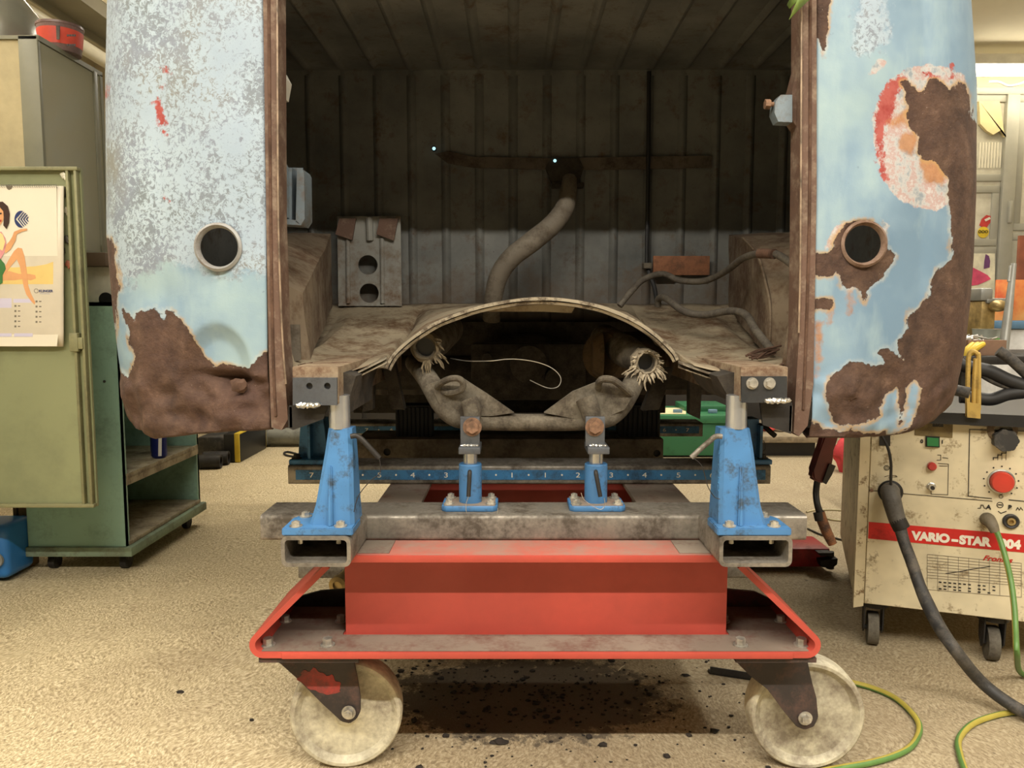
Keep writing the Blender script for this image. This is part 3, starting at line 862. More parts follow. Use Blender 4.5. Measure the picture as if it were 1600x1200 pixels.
# engine tray and the arched opening
archpx = [(603, 576), (608, 566), (616, 554), (630, 540), (655, 521), (690, 501), (740, 483), (790, 472), (838, 467), (890, 470), (940, 480), (985, 498), (1020, 520), (1042, 540), (1053, 552), (1059, 563)]
YA = 1.42
fa = [P(x, y, YA) for x, y in archpx]
front = [Vector((x, 1.46, P(458, 573, 1.30).z)) for x in (-0.62, -0.50, -0.43)] + [P(x, y, 1.30) for x, y in ((440, 566), (458, 573), (490, 575), (525, 577), (548, 580), (575, 572))] + fa + [P(x, y, 1.30) for x, y in ((1085, 570), (1112, 577), (1135, 580), (1170, 573), (1210, 572), (1252, 570))] + [Vector((x, 1.46, P(1240, 571, 1.30).z)) for x in (0.52, 0.6, 0.72)]
# densify
dense = []
for a, c in zip(front, front[1:]):
    n = max(1, int((c - a).length / 0.02))
    for k in range(n): dense.append(a.lerp(c, k/n))
dense.append(front[-1])
xa0, xa1 = fa[0].x, fa[-1].x
zback = zy(475, BY)
rows = []
NV = 26
for k in range(NV + 1):
    v = k / NV
    row = []
    for p in dense:
        inside = max(0.0, min(1.0, min(p.x - xa0, xa1 - p.x) / 0.05 + 0.2))
        lo = p.z + (zback - p.z) * (0.16*min(1, v/0.45) + 0.84*max(0, (v-0.38)/0.62)**1.25)
        hi = p.z + (zback - p.z) * v**0.8
        z = lo + (hi - lo)*inside
        y = p.y + (BY - p.y)*v
        q = Vector((p.x, y, z))
        jag = 0.004*noise.noise(Vector((p.x*60, 3, 0))) if k == 0 else 0
        row.append(q + Vector((0, jag*2, 0.004*noise.noise(q*14) + 0.0015*noise.noise(q*60))))
    rows.append(row)
tr = build('engine_tray', MB().strip(rows), M['tray'], bus, smooth=50)
tr.modifiers.new('Solidify', 'SOLIDIFY').thickness = 0.002
# channel rim along the arch
def arch_rows(offs):
    rs = []
    for inward, Y in offs:
        r = []
        n = len(archpx)
        fine = []
        for i in range(n-1):
            p0, p1, p2, p3 = [Vector(archpx[max(0, min(n-1, i+d))]) for d in (-1, 0, 1, 2)]
            for k in range(5):
                t = k/5
                fine.append(0.5*((2*p1)+(p2-p0)*t+(2*p0-5*p1+4*p2-p3)*t*t+(3*p1-p0-3*p2+p3)*t**3))
        fine.append(Vector(archpx[-1]))
        for i, p in enumerate(fine):
            t = (fine[min(i+1, len(fine)-1)] - fine[max(i-1, 0)]).normalized()
            nrm = Vector((-t.y, t.x))
            wob = 0.6*noise.noise(Vector((i*0.31, inward, 0)))
            q = p + nrm*(inward + wob)
            r.append(P(q.x, q.y, Y))
        rs.append(r)
    return rs
rimm = grimy('bare_scraped_rim', (158, 148, 128), (84, 72, 58), 0.48, 0.5, 0.3, 30, 0.3, soft=0.06)
rb = MB().strip(arch_rows(((-2, YA + 0.004), (-1.5, YA - 0.014), (1.5, YA - 0.014), (2, YA + 0.006), (4.0, YA + 0.008), (4.5, YA - 0.010), (7.0, YA - 0.008), (7.5, YA + 0.016))))
ro = build('arch_rim', rb, rimm, bus, smooth=50)
ro.modifiers.new('Solidify', 'SOLIDIFY').thickness = 0.0015
b = MB(); b.strip([[P(x, y, YA + 0.02) for x, y in ((760, 476), (800, 474), (850, 473), (900, 477))], [P(x, y, YA + 0.02) for x, y in ((760, 487), (800, 487), (850, 487), (893, 489))]])
build('rim_doubler', b, M['tray'], bus)
# folded front lips of the trays
for pts, s_ in ((((542, 591), (560, 578), (580, 568), (604, 556)), 1), (((1060, 563), (1082, 571), (1105, 579), (1130, 584)), -1)):
    b = MB()
    b.strip([[P(x, y, 1.31) for x, y in pts], [P(x, y + 5, 1.29) for x, y in pts], [P(x, y + 6, 1.31) for x, y in pts], [P(x, y + 10, 1.295) for x, y in pts]])
    lo = build('tray_lip', b, rimm, bus); lo.modifiers.new('Solidify', 'SOLIDIFY').thickness = 0.002
# torn flakes along the tray edge
random.seed(4)
b = MB()
for i in range(26):
    px = random.choice((random.uniform(460, 530), random.uniform(1140, 1240)))
    c = P(px, 575 + random.uniform(-4, 2), 1.30)
    b.prism([c, c + Vector((random.uniform(0.008, 0.03), random.uniform(-0.01, 0.01), random.uniform(-0.002, 0.006))), c + Vector((random.uniform(0.0, 0.015), random.uniform(-0.012, 0.0), random.uniform(-0.006, 0.004)))], (0, 0, 0.0012))
fl = build('torn_edge', b, M['rust'], bus)

# wheel housings
b = MB()
TL, TLx, TR, BR = P(432, 365, 1.72), P(340, 365, 1.72), P(518, 366, 1.90), P(519, 478, 1.99)
Mm, Lw, LL, LO = P(474, 456, 1.40), P(432, 440, 1.34), P(432, 575, 1.33), P(484, 566, 1.40)
TB = P(470, 364, 1.99)
b.quad(TL, TR, Mm, Lw); b.quad(TR, BR, LO, Mm); b.quad(Lw, Mm, LO, LL); b.quad(TL, TB, TR); b.quad(P(380, 440, 1.34), Lw, LL, P(380, 575, 1.33)); b.quad(P(400, 365, 1.72), TL, Lw, P(380, 440, 1.34))
bmesh.ops.remove_doubles(b.bm, verts=b.bm.verts, dist=1e-4)
bmesh.ops.subdivide_edges(b.bm, edges=b.bm.edges[:], cuts=5, use_grid_fill=True)
for v in b.bm.verts: v.co += Vector((0, 0, 1)) * 0.004*noise.noise(v.co*15) + Vector((0.004*noise.noise(v.co*12 + Vector((5, 0, 0))), 0, 0))
build('wheel_housing', b, M['wheelhouse'], bus, smooth=25)
b = MB(); b.prism([P(x, y, 1.345) for x, y in ((446, 507), (468, 507), (470, 562), (458, 566))], (0, 0.004, 0))  # dark notch drawn as a duller plate, its shade put into the colour
build('notch_plate', b, grimy('notch_shade', (104, 96, 84), (74, 64, 52), 0.5, 0.7, 0, 20), bus)
b = MB()
back = [P(1138, y, 1.985) for y in (366, 390, 418, 446, 480)]
arc = [P(x, y, Y_) for x, y, Y_ in ((1160, 372, 1.78), (1182, 398, 1.62), (1194, 436, 1.55), (1203, 486, 1.52), (1200, 560, 1.52))]
ff = [P(1262, y, Y_) for y, Y_ in ((361, 1.78), (388, 1.60), (436, 1.48), (486, 1.42), (566, 1.42))]
b.strip([[p for p in back], [back[i].lerp(arc[i], 0.5) for i in range(5)], arc, [arc[i].lerp(ff[i], 0.5) for i in range(5)], ff])
b.quad(back[0], arc[0], ff[0], P(1262, 362, 1.985))
bmesh.ops.remove_doubles(b.bm, verts=b.bm.verts, dist=1e-4)
bmesh.ops.subdivide_edges(b.bm, edges=b.bm.edges[:], cuts=4, use_grid_fill=True)
for v in b.bm.verts: v.co += Vector((0.004*noise.noise(v.co*12 + Vector((5, 0, 0))), 0, 0.004*noise.noise(v.co*15)))
build('wheel_housing', b, M['wheelhouse'], bus, smooth=40)
build('housing_seam', MB().tube([p + Vector((0, -0.004, 0)) for p in arc], 0.0028, 8), M['wheelhouse'], bus)
b = MB(); b.prism([P(x, y, 1.30) for x, y in ((1232, 510), (1252, 505), (1252, 575), (1222, 575))], (0, 0.004, 0))
build('side_gusset', b, M['wheelhouse'], bus)
c = P(1242, 543, 1.297); build('gusset_slot', MB().lathe(c, (0, 1, 0), [(0, 0), (0.004, 0.0), (0.0045, 0.002)], 16), M['black'], bus)
b = MB(); b.prism([P(x, y, 1.30) for x, y in ((441, 520), (450, 535), (462, 575), (444, 575))], (0, 0.004, 0)); build('side_gusset', b, M['tray'], bus)

# hoses and cables inside the bay
pipem = grimy('primer_grey_pipe', (112, 104, 92), (82, 73, 62), 0.45, 0.7, 0, 20, 0.1)
build('filler_pipe', MB().tube([P(890, 280, 1.95), P(888, 300, 1.92), P(882, 325, 1.89), P(864, 350, 1.87), P(832, 377, 1.85), P(800, 402, 1.85), P(780, 430, 1.86), P(771, 465, 1.88), P(768, 500, 1.90)],
      [0.018, 0.021, 0.023, 0.024, 0.025, 0.024, 0.023, 0.022, 0.022], 20), pipem, bus)
build('wiring_conduit', MB().tube([P(1014, 112, 1.975), P(1013, 250, 1.975), P(1011, 405, 1.972), P(1012, 420, 1.97), P(1022, 448, 1.95), P(1026, 470, 1.93)], 0.0055, 10), M['black'], bus)
build('conduit_clip', MB().bx(P(1005, 415, 1.965).x, P(1018, 415, 1.965).x, 1.955, 1.985, zy(420, 1.965), zy(411, 1.965), 0.002), M['under'], bus)
hm = grimy('dusty_cable', (92, 86, 76), (66, 60, 54), 0.5, 0.6, 0, 30)
build('wiring_harness', MB().tube([P(968, 478, 1.74), P(985, 457, 1.75), P(1005, 437, 1.77), P(1035, 428, 1.79), P(1062, 438, 1.78), P(1100, 439, 1.74), P(1132, 425, 1.68), P(1162, 403, 1.58), P(1190, 396, 1.50), P(1215, 398, 1.45), P(1248, 421, 1.38)], 0.0072, 12), hm, bus)
build('harness_wrap', MB().tube([P(1186, 396, 1.497), P(1198, 396, 1.48), P(1210, 397, 1.455)], 0.0095, 12), M['rust'], bus)
build('wiring_harness', MB().tube([P(1028, 478, 1.80), P(1029, 467, 1.79), P(1040, 466, 1.76), P(1068, 486, 1.68), P(1100, 492, 1.64), P(1140, 486, 1.58), P(1165, 492, 1.53), P(1180, 515, 1.47), P(1200, 540, 1.42), P(1208, 548, 1.40)], 0.0078, 12), hm, bus)
b = MB(); random.seed(9)
for i in range(9):
    a = P(random.uniform(1165, 1185), random.uniform(552, 562), 1.36); c = P(random.uniform(1205, 1222), random.uniform(538, 556), 1.38)
    b.tube([a, a.lerp(c, 0.5) + Vector((0, 0, random.uniform(-0.004, 0.006))), c], 0.0022, 6)
build('loose_wires', b, M['rust'], bus)
build('identification_plate', MB().bx(P(1020, 415, 1.97).x, P(1108, 415, 1.97).x, 1.964, 1.972, zy(430, 1.968), zy(400, 1.968), 0.001), grimy('faded_orange_plate', (136, 90, 62), (98, 70, 54), 0.45, 0.75, 0, 40, 0.2), bus)

# hinge and latch hardware on the posts
hb = grimy('blue_grey_hardware', (112, 124, 132), (96, 84, 72), 0.35, 0.5, 0.2, 24)
b = MB(); Yh = 1.33
b.prism([P(x, y, Yh) for x, y in ((434, 253), (444, 253), (449, 262), (449, 340), (436, 340))], (0, 0.012, 0))
b.prism([P(x, y, Yh + 0.012) for x, y in ((448, 264), (456, 262), (456, 344), (448, 343))], (0, 0.04, 0))
b.prism([P(x, y, Yh + 0.004) for x, y in ((464, 262), (472, 264), (475, 270), (476, 342), (470, 352), (462, 346))], (0, 0.05, 0))
b.prism([P(x, y, Yh + 0.05) for x, y in ((440, 262), (473, 262), (473, 350), (440, 350))], (0, 0.004, 0))
b.prism([P(x, y, Yh + 0.004) for x, y in ((436, 340), (462, 344), (470, 352), (438, 350))], (0, 0.04, 0))
build('hinge_bracket', b, hb, bus)
build('hinge_tab', MB().prism([P(x, y, Yh) for x, y in ((432, 109), (440, 109), (448, 124), (443, 152), (432, 152))], (0, 0.03, 0)), plain('pale_tab', (190, 188, 178), 0.4), bus)
lt = build('latch_plate', MB().prism([P(x, y, 1.27) for x, y in ((1254, 78), (1254, 205), (1246, 200), (1238, 188), (1238, 140))], (0, 0.03, 0)), M['rust_edge'], bus)
build('latch_block', MB().prism([P(x, y, 1.262) for x, y in ((1220, 148), (1238, 148), (1238, 191), (1216, 190), (1210, 176), (1212, 158))], (0, 0.025, 0)), hb, lt)
b = MB(); b.cyl(P(1212, 163, 1.27), P(1202, 163, 1.27), 0.0035); b.cyl(P(1203, 163, 1.27), P(1195, 163, 1.27), 0.008, n=6); build('latch_bolt', b, M['rustbolt'], lt)

# chassis rails with test plates, and the tubular rear frame
railm = grimy('worn_rail', (142, 126, 104), (92, 68, 52), 0.5, 0.7, 0, 22, 0.3)
for (x0, x1, yt, ym, yb, holes, side) in ((457, 529, 573, 590, 633, ((484, 603, 0.0052), (512, 603, 0.0052)), -1), (1157, 1231, 573, 588, 629, (), 1)):
    Yr = 1.205
    b = MB(); b.bx(P(x0, 600, Yr).x, P(x1, 600, Yr).x, Yr, 1.9, zy(yb - 2, Yr), zy(yt, Yr), 0.002)
    r = build('chassis_rail', b, railm, bus)
    pl = xz_plate(Yr - 0.004, 0.005, ((x0 + 1, ym), (x1 - 2, ym), (x1 - 2, yb), (x0 + 1, yb)), holes)
    build('test_plate', pl, M['bracket'] if side < 0 else grimy('dark_test_plate', (66, 68, 70), (44, 43, 42), 0.5, 0.35, 0.5, 20, 0.05), r)
    wb = MB(); wx_ = (468, 495) if side < 0 else (1200, 1230)
    for k in range(7):
        wb.ico(P(wx_[0] + (wx_[1]-wx_[0])*k/6, yb + (0 if side < 0 else -3) + (k % 2), Yr - 0.009), 0.0052, (1.1, 0.9, 0.8), k, 0.6)
    build('weld_bead', wb, M['steel_bright'], r)
    if side > 0:
        for px in (1175, 1202):
            build('bolt', MB().hexbolt(P(px, 599, Yr - 0.0065), (0, -1, 0), 0.0065, 0.006), M['zinc'], r)
    else:
        for px in (484, 512):
            c = P(px, 603, Yr - 0.001); build('plate_hole_shade', MB().cyl(c, c + Vector((0, 0.004, 0)), 0.0056, n=20), M['black'], r)  # black disc stands in for the shade inside each plate hole
b = MB()
b.prism([P(x, y, 1.215) for x, y in ((451, 634), (512, 634), (505, 655), (458, 672), (450, 668))], (0, 0.006, 0)); build('outrigger_plate', b, M['dark_steel'], bus); b = MB()
b.prism([P(x, y, 1.22) for x, y in ((1188, 629), (1238, 629), (1236, 678), (1192, 664))], (0, 0.006, 0)); build('outrigger_plate', b, M['dark_steel'], bus); b = MB()
b.bx(P(452, 640, 1.215).x, P(456, 640, 1.215).x, 1.215, 1.30, zy(668, 1.215), zy(636, 1.215)); build('outrigger_edge', b, M['steel'], bus); b = MB()
b.bx(P(1234, 640, 1.22).x, P(1238, 640, 1.22).x, 1.22, 1.32, zy(674, 1.22), zy(634, 1.22))
build('outrigger_edge', b, M['steel'], bus)
b = MB()
b.prism([P(x, y, 1.24) for x, y in ((529, 580), (556, 588), (548, 615), (546, 645), (530, 630))], (0, 0.2, 0)); build('rail_gusset', b, M['under_dark'], bus); b = MB()
b.prism([P(x, y, 1.24) for x, y in ((1157, 580), (1120, 588), (1135, 615), (1150, 630))], (0, 0.2, 0))
build('rail_gusset', b, M['under_dark'], bus)

tf = build('rear_frame', MB()
    .tube([P(648, 566, 1.56), P(668, 592, 1.47), P(690, 628, 1.41), P(708, 648, 1.40), P(735, 657, 1.40), P(832, 660, 1.40), P(930, 657, 1.40), P(962, 642, 1.41), P(985, 608, 1.45), P(1003, 566, 1.52)],
          [0.020, 0.020, 0.021, 0.020, 0.0165, 0.0155, 0.0165, 0.020, 0.020, 0.019], 20), M['under'], bus)
b = MB()
b.prism([P(x, y, 1.385) for x, y in ((672, 600), (700, 590), (724, 592), (760, 615), (803, 645), (770, 650), (700, 650), (685, 628))], (0, 0.012, 0))
b.tube([P(733, 625, 1.375), P(738, 640, 1.37), P(738, 655, 1.368)], [0.016, 0.017, 0.015], 14)
build('gusset', b, M['under'], tf)
b = MB()
b.prism([P(x, y, 1.385) for x, y in ((850, 645), (895, 612), (930, 598), (962, 600), (992, 614), (976, 640), (940, 655), (900, 655))], (0, 0.012, 0))
b.tube([P(915, 622, 1.375), P(922, 640, 1.37), P(925, 655, 1.368)], [0.019, 0.018, 0.016], 14)
build('gusset', b, M['under'], tf)
build('hook', MB().tube([P(682, 606, 1.39), P(690, 598, 1.37), P(703, 592, 1.36), P(717, 592, 1.36), P(724, 600, 1.365), P(718, 611, 1.37), P(700, 614, 1.38), P(690, 609, 1.39)], 0.0058, 10), M['under'], tf)
build('hook', MB().tube([P(935, 608, 1.39), P(936, 597, 1.37), P(944, 592, 1.36), P(958, 594, 1.36), P(972, 604, 1.37), P(986, 617, 1.39)], 0.0064, 10), M['under'], tf)

# heater pipes with torn lagging
for cx, cy, Yp, bx_, R, side in ((664, 543, 1.46, 640, 0.025, -1), (1010, 567, 1.45, 940, 0.022, 1)):
    p0 = P(cx, cy, Yp)
    d = Vector((0.15*side*-1, 1, 0.12)).normalized() if side > 0 else Vector((0.05, 1, 0.1)).normalized()
    hp = build('heater_pipe', MB().lathe(p0, d, [(R*0.70, 0.03), (R*0.72, 0.0), (R*1.0, -0.002), (R*1.08, 0.02), (R*1.25, 0.06), (R*1.5, 0.12), (R*1.55, 0.3)], 28), M['under'], bus)
    build('bore', MB().lathe(p0, d, [(0, 0.012), (R*0.72, 0.012), (R*0.72, 0.0)], 24), M['black'], hp)
    b = MB(); random.seed(11 + cx)
    for i in range(64 if side > 0 else 26):
        a = random.uniform(0, 2*math.pi) if side > 0 else random.uniform(-1.9, 0.7)
        if side > 0 and -2.6 < a - math.pi*0.5 < -6: continue
        q = p0 + Vector((math.cos(a)*R*1.05, random.uniform(-0.01, 0.01), math.sin(a)*R*1.02))
        L = random.uniform(0.006, 0.022) * (1.25 if math.sin(a) < 0 else 0.55)
        q2 = q + Vector((math.cos(a)*L*0.8 + random.uniform(-.004, .004), random.uniform(-0.012, -0.002), math.sin(a)*L*0.7 - L*0.5))
        b.tube([q, q.lerp(q2, 0.5) + Vector((random.uniform(-.003, .003), -0.003, 0)), q2], [0.0026, 0.002, 0.0006], 5, sub=3)
    b.lathe(p0, d, [(R*0.74, 0.004), (R*0.9, -0.006), (R*1.12, -0.002), (R*1.22, 0.012), (R*1.1, 0.03)], 22)
    for v in b.bm.verts: v.co += Vector((noise.noise(v.co*130), noise.noise(v.co*130+Vector((9, 0, 0))), noise.noise(v.co*130+Vector((0, 9, 0)))))*0.0028
    build('torn_lagging', b, grimy('fibre_lagging', (168, 156, 134) if side > 0 else (110, 98, 76), (96, 84, 68), 0.45, 0.95, 0, 60, 0.5), hp)
build('heat_exchanger', MB().cyl(P(940, 556, 1.62), P(1010, 552, 1.75), 0.050, n=28).cyl(P(925, 556, 1.62), P(940, 556, 1.62), 0.035, 0.05, n=28), grimy('brown_drum', (96, 78, 54), (60, 50, 38), 0.5, 0.8, 0, 16, 0.3), bus)
build('loose_wire', MB().tube([P(704, 560, 1.5), P(730, 564, 1.46), P(765, 564, 1.44), P(800, 561, 1.44), P(835, 565, 1.44), P(862, 575, 1.44), P(876, 590, 1.44), P(872, 604, 1.44), P(855, 606, 1.44), P(828, 594, 1.44)], 0.0009, 6), M['steel_bright'], bus)
# axle and gearbox
b = MB(); b.cyl((-0.50, 1.98, 0.66), (0.60, 1.98, 0.66), 0.045, n=24); b.sph((0.04, 1.95, 0.68), 0.11, (1.2, 0.8, 0.75)); b.bx(-0.10, 0.18, 1.86, 1.93, 0.60, 0.74, 0.01)
b.bx(-0.55, 0.64, 1.97, 1.995, 0.62, 0.79); b.cyl((0.04, 1.83, 0.69), (0.04, 1.88, 0.69), 0.045); b.cyl((-0.06, 1.82, 0.705), (-0.06, 1.87, 0.705), 0.012); b.cyl((0.10, 1.82, 0.66), (0.10, 1.87, 0.66), 0.02)
build('rear_axle', b, M['under_dark'], bus)
b = MB()
for pl, Yq in ((((598, 574), (616, 566), (632, 640), (612, 640)), 1.60), (((572, 588), (584, 588), (582, 640), (566, 645)), 1.55), (((1028, 575), (1052, 575), (1030, 640), (1004, 642)), 1.60), (((1078, 575), (1098, 575), (1094, 655), (1078, 648)), 1.55)):
    b = MB(); b.prism([P(x, y, Yq) for x, y in pl], (0, 0.03, 0)); build('shock_strut', b, M['under_dark'], bus)
# leaf caught in the hatch
t = thing('leaf', 'green leaf tip hanging into the top right of the hatch opening', 'leaf', P(1245, 0, 1.22))
b = MB(); b.strip([[P(1262, -25, 1.22), P(1250, -8, 1.2), P(1240, 12, 1.205), P(1233, 30, 1.22)], [P(1280, -10, 1.22), P(1262, 2, 1.215), P(1247, 16, 1.21), P(1233, 31, 1.22)]])
b.strip([[P(1262, -25, 1.22), P(1238, -10, 1.23), P(1230, 8, 1.23)], [P(1262, -15, 1.22), P(1250, -2, 1.2), P(1234, 14, 1.225)]])
lf = build('blade', b, plain('leaf_green', (112, 136, 66), 0.5, 0, 0.15, 40), t); lf.modifiers.new('Solidify', 'SOLIDIFY').thickness = 0.0006
# ---------------------------------------------------------------- red cart
ZT = 0.418          # top of the cart, underside of every jig beam
ZF = 0.255          # top of the lower flange
cart = thing('steel_cart', 'red steel I-beam cart on large cream wheels carrying the jig beams', 'cart', (0.04, 1.9, 0.0))
xl, xr = P(540, 930, 1.295).x, P(1135, 930, 1.295).x
b = MB()
b.bx(xl, xr, 1.292, 1.302, ZF - 0.004, ZT - 0.012)
fr_ = build('front_web', b, M['red'], cart)
b = MB(); b.bx(xl + 0.0, xr, 1.226, 1.365, ZT - 0.012, ZT, 0.002)
build('front_flange', b, M['red_dusty'], cart)
b = MB(); b.bx(xl, xr, 1.223, 1.226, ZT - 0.0125, ZT - 0.0005, 0.001)
b.bx(xl - 0.09, xr + 0.09, 1.2175, 1.22, ZF - 0.0105, ZF + 0.0005, 0.001)
build('bright_edge', b, M['red'], cart)
# bent outer bar: lower flange, round corners, sloping ends
def bent_bar(y0, y1, t):
    xL, xR = P(389, 1000, y0).x, P(1283, 1000, y0).x
    topL, topR = P(508, 882, y0), P(1160, 882, y0)
    R = 0.022
    path = []
    def corner_pts(cx, cz, a0, a1):
        return [(cx + R*math.cos(math.radians(a0 + (a1-a0)*k/8)), cz + R*math.sin(math.radians(a0 + (a1-a0)*k/8))) for k in range(9)]
    zc = ZF - 0.010 + R
    path = [(topL.x, topL.z)] + list(reversed(corner_pts(xL + R, zc, 270, 135))) + corner_pts(xR - R, zc, 270, 405) + [(topR.x, topR.z)]
    outer, inner = [], []
    n = len(path)
    for i, (x, z) in enumerate(path):
        a = Vector(path[max(i-1, 0)]); c = Vector(path[min(i+1, n-1)])
        d = (c - a).normalized(); nn = Vector((-d.y, d.x))
        outer.append(Vector((x, y0, z))); inner.append(Vector((x + nn.x*t, y0, z + nn.y*t)))
    bb = MB()
    dy = Vector((0, y1-y0, 0))
    rows = [outer, inner, [p + dy for p in inner], [p + dy for p in outer], outer]
    bb.strip(rows)
    bmesh.ops.remove_doubles(bb.bm, verts=bb.bm.verts, dist=1e-6)
    for k in (0, n-1):
        bb.quad(rows[0][k], rows[1][k], rows[2][k], rows[3][k])
    return bb
build('bent_end_bar', bent_bar(1.220, 1.42, 0.0095), M['red'], cart)
b = MB(); b.bx(P(392, 1000, 1.22).x + 0.016, xl - 0.005, 1.224, 1.415, ZF, ZF + 0.0012); b.bx(xr + 0.005, P(1281, 1000, 1.22).x - 0.016, 1.224, 1.415, ZF, ZF + 0.0012)
b.bx(xl - 0.005, xr + 0.005, 1.224, 1.288, ZF, ZF + 0.0012)
build('dusty_flange_top', b, M['dust_plate'], cart)
b = MB()
gz = zy(922, 1.42)
b.prism([P(455, 936, 1.42), P(500, 924, 1.42), P(541, 921, 1.42), P(541, 975, 1.42), P(415, 975, 1.42)], (0, 0.008, 0)); build('rear_gusset', b, M['dark_steel'], cart); b = MB()
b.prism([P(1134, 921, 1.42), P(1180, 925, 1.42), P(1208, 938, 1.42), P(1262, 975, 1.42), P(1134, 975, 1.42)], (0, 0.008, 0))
build('rear_gusset', b, grimy('dark_red_gusset', (112, 58, 50), (74, 62, 56), 0.6, 0.7, 0, 14, 0.1), cart)  # right gusset in a dark brownish red with greyer blotches
for xa, xb in ((xx(592, 1.6, ZT), xx(657, 1.6, ZT) + 0.004), (xx(992, 1.6, ZT), xx(1076, 1.6, ZT))):
    b = MB(); b.bx(xa, xb, 1.3655, 2.9, ZT - 0.0105, ZT - 0.0005, 0.001)
    b.bx((xa+xb)/2 - 0.004, (xa+xb)/2 + 0.004, 1.31, 2.9, ZF, ZT - 0.012); b.bx(xa, xb, 1.45, 2.9, ZF - 0.008, ZF)
    build('side_rail', b, M['dust_plate'], cart)
for u_, v_ in ((560, 612), (1056, 1112)):
    b = MB(); b.bx(xx(u_, 1.26, ZT), xx(v_, 1.26, ZT), 1.232, 1.302, ZT, ZT + 0.0018, 0.0005)
    build('shim_plate', b, M['dust_plate'], cart)
b = MB()
for y in (1.98, 2.84):
    b = MB(); b.bx(-0.29, 0.37, y, y + 0.01, ZF - 0.01, ZT - 0.012); b.bx(-0.29, 0.37, y - 0.05, y + 0.06, ZT - 0.012, ZT - 0.001); b.bx(-0.43, 0.5, y - 0.05, y + 0.08, ZF - 0.018, ZF - 0.006); build('cross_member', b, M['red'], cart)
b = MB(); b.hextube(xx(470, 1.62, 0.27), xx(1166, 1.62, 0.27), 1.60, 1.66, 0.245, 0.295, 'x', 0.004)
build('lower_tube', b, M['steel'], cart)
b = MB(); c = P(528, 915, 1.50); b.cyl(c, c + Vector((0.03, 0.10, 0.02)), 0.015, n=20); b.lathe(c, (-0.2, -1, -0.1), [(0.016, -0.02), (0.019, -0.01), (0.019, 0.002), (0.010, 0.003), (0.010, -0.02)], 20)
build('hose_fitting', b, M['brass'], cart)
for px in (419, 512, 1157, 1252):
    c = PZ(px, 1008, ZF + 0.001); c.z = ZF + 0.001
    build('bolt', MB().hexbolt(c, (0, 0, 1), 0.0085, 0.011), M['zinc'], cart)
    c2 = Vector((c.x, c.y + 0.10, c.z)); build('bolt', MB().hexbolt(c2, (0, 0, 1), 0.0075, 0.010), M['zinc'], cart)

def caster(px_c, py_c, R, yaw, forkpix, boltpix, Yw, plate_px, patch):
    hub = P(px_c, py_c, Yw); hub.z = R
    t = thing('caster_wheel', 'large cream nylon caster with grimy steel fork under the %s end of the red cart' % ('left' if px_c < 800 else 'right'),
              'caster wheel', (hub.x, hub.y, 0), 'large cream casters under the red cart')
    ax = Vector((math.sin(yaw), -math.cos(yaw), 0))
    hw = 0.024
    prof = []
    def side(s):
        return [(0.0, s*0.018), (R*0.20, s*0.020), (R*0.24, s*0.016), (R*0.55, s*0.012), (R*0.80, s*0.014), (R*0.86, s*0.020), (R*0.90, s*hw), (R*0.955, s*hw), (R*0.985, s*(hw-0.003)), (R*0.997, s*(hw-0.009))]
    prof = side(1) + [(R, 0)] + list(reversed(side(-1)))
    build('wheel', MB().lathe(hub, ax, prof, 72), M['nylon'], t)
    zt = ZF - 0.012
    b = MB(); b.bx(P(plate_px[0], 1025, 1.225).x, P(plate_px[1], 1025, 1.225).x, 1.225, 1.40, zt - 0.008, zt)
    build('mount_plate', b, M['caster'], t)
    b = MB(); b.cyl((hub.x + (-0.02 if px_c < 800 else -0.02), 1.32, zt - 0.02), (hub.x - 0.02, 1.32, zt - 0.006), 0.035, n=28)
    build('swivel', b, M['caster'], t)
    for k, Yf in enumerate((Yw - 0.046, Yw + 0.038)):
        b = MB(); shift = (Yf - (Yw - 0.046))
        b.prism([P(x, y, Yw - 0.046) + Vector((0, shift, 0)) for x, y in forkpix], (0, 0.006, 0))
        if k == 0 :
            bmesh.ops.bevel(b.bm, geom=b.bm.edges[:], offset=0.0015, segments=2, affect='EDGES')
        f = build('fork', b, M['caster'], t)
    b = MB(); bolt = P(*boltpix, Yw - 0.048)
    b.cyl(bolt + Vector((0, 0.09, 0)), bolt, 0.006); b.hexbolt(bolt, (0, -1, 0), 0.0085, 0.007, stud=0.004)
    build('axle_bolt', b, M['zinc'], t)
    if patch:
        b = MB(); b.prism([P(500 + (33 + 9*noise.noise(Vector((math.cos(a)*2.4, math.sin(a)*2.4, 1))))*math.cos(a)*1.0 + 0.25*14*math.sin(a), 1066 + (17 + 9*noise.noise(Vector((math.cos(a)*3, math.sin(a)*3, 4))))*math.sin(a) + 0.38*33*math.cos(a)*0.6, Yw - 0.0466) for a in [2*math.pi*k/60 for k in range(60)]], (0, 0.0004, 0))
        build('red_paint_patch', b, grimy('rubbed_red_paint', (166, 48, 40), (76, 60, 56), 0.5, 0.5, 0, 40, 0.1, soft=0.22), t)
    return t
caster(543, 1110, 0.0995, 0.10, [(430, 1032), (553, 1032), (558, 1060), (563, 1090), (563, 1112), (557, 1124), (546, 1131), (533, 1128), (506, 1102), (486, 1082), (464, 1060), (446, 1044)], (545, 1113), 1.33, (404, 560), True)
caster(1255, 1109, 0.101, -0.06, [(1148, 1032), (1262, 1032), (1268, 1062), (1276, 1090), (1279, 1122), (1272, 1136), (1258, 1141), (1245, 1136), (1225, 1112), (1200, 1076), (1172, 1056)], (1258, 1122), 1.325, (1150, 1276), False)
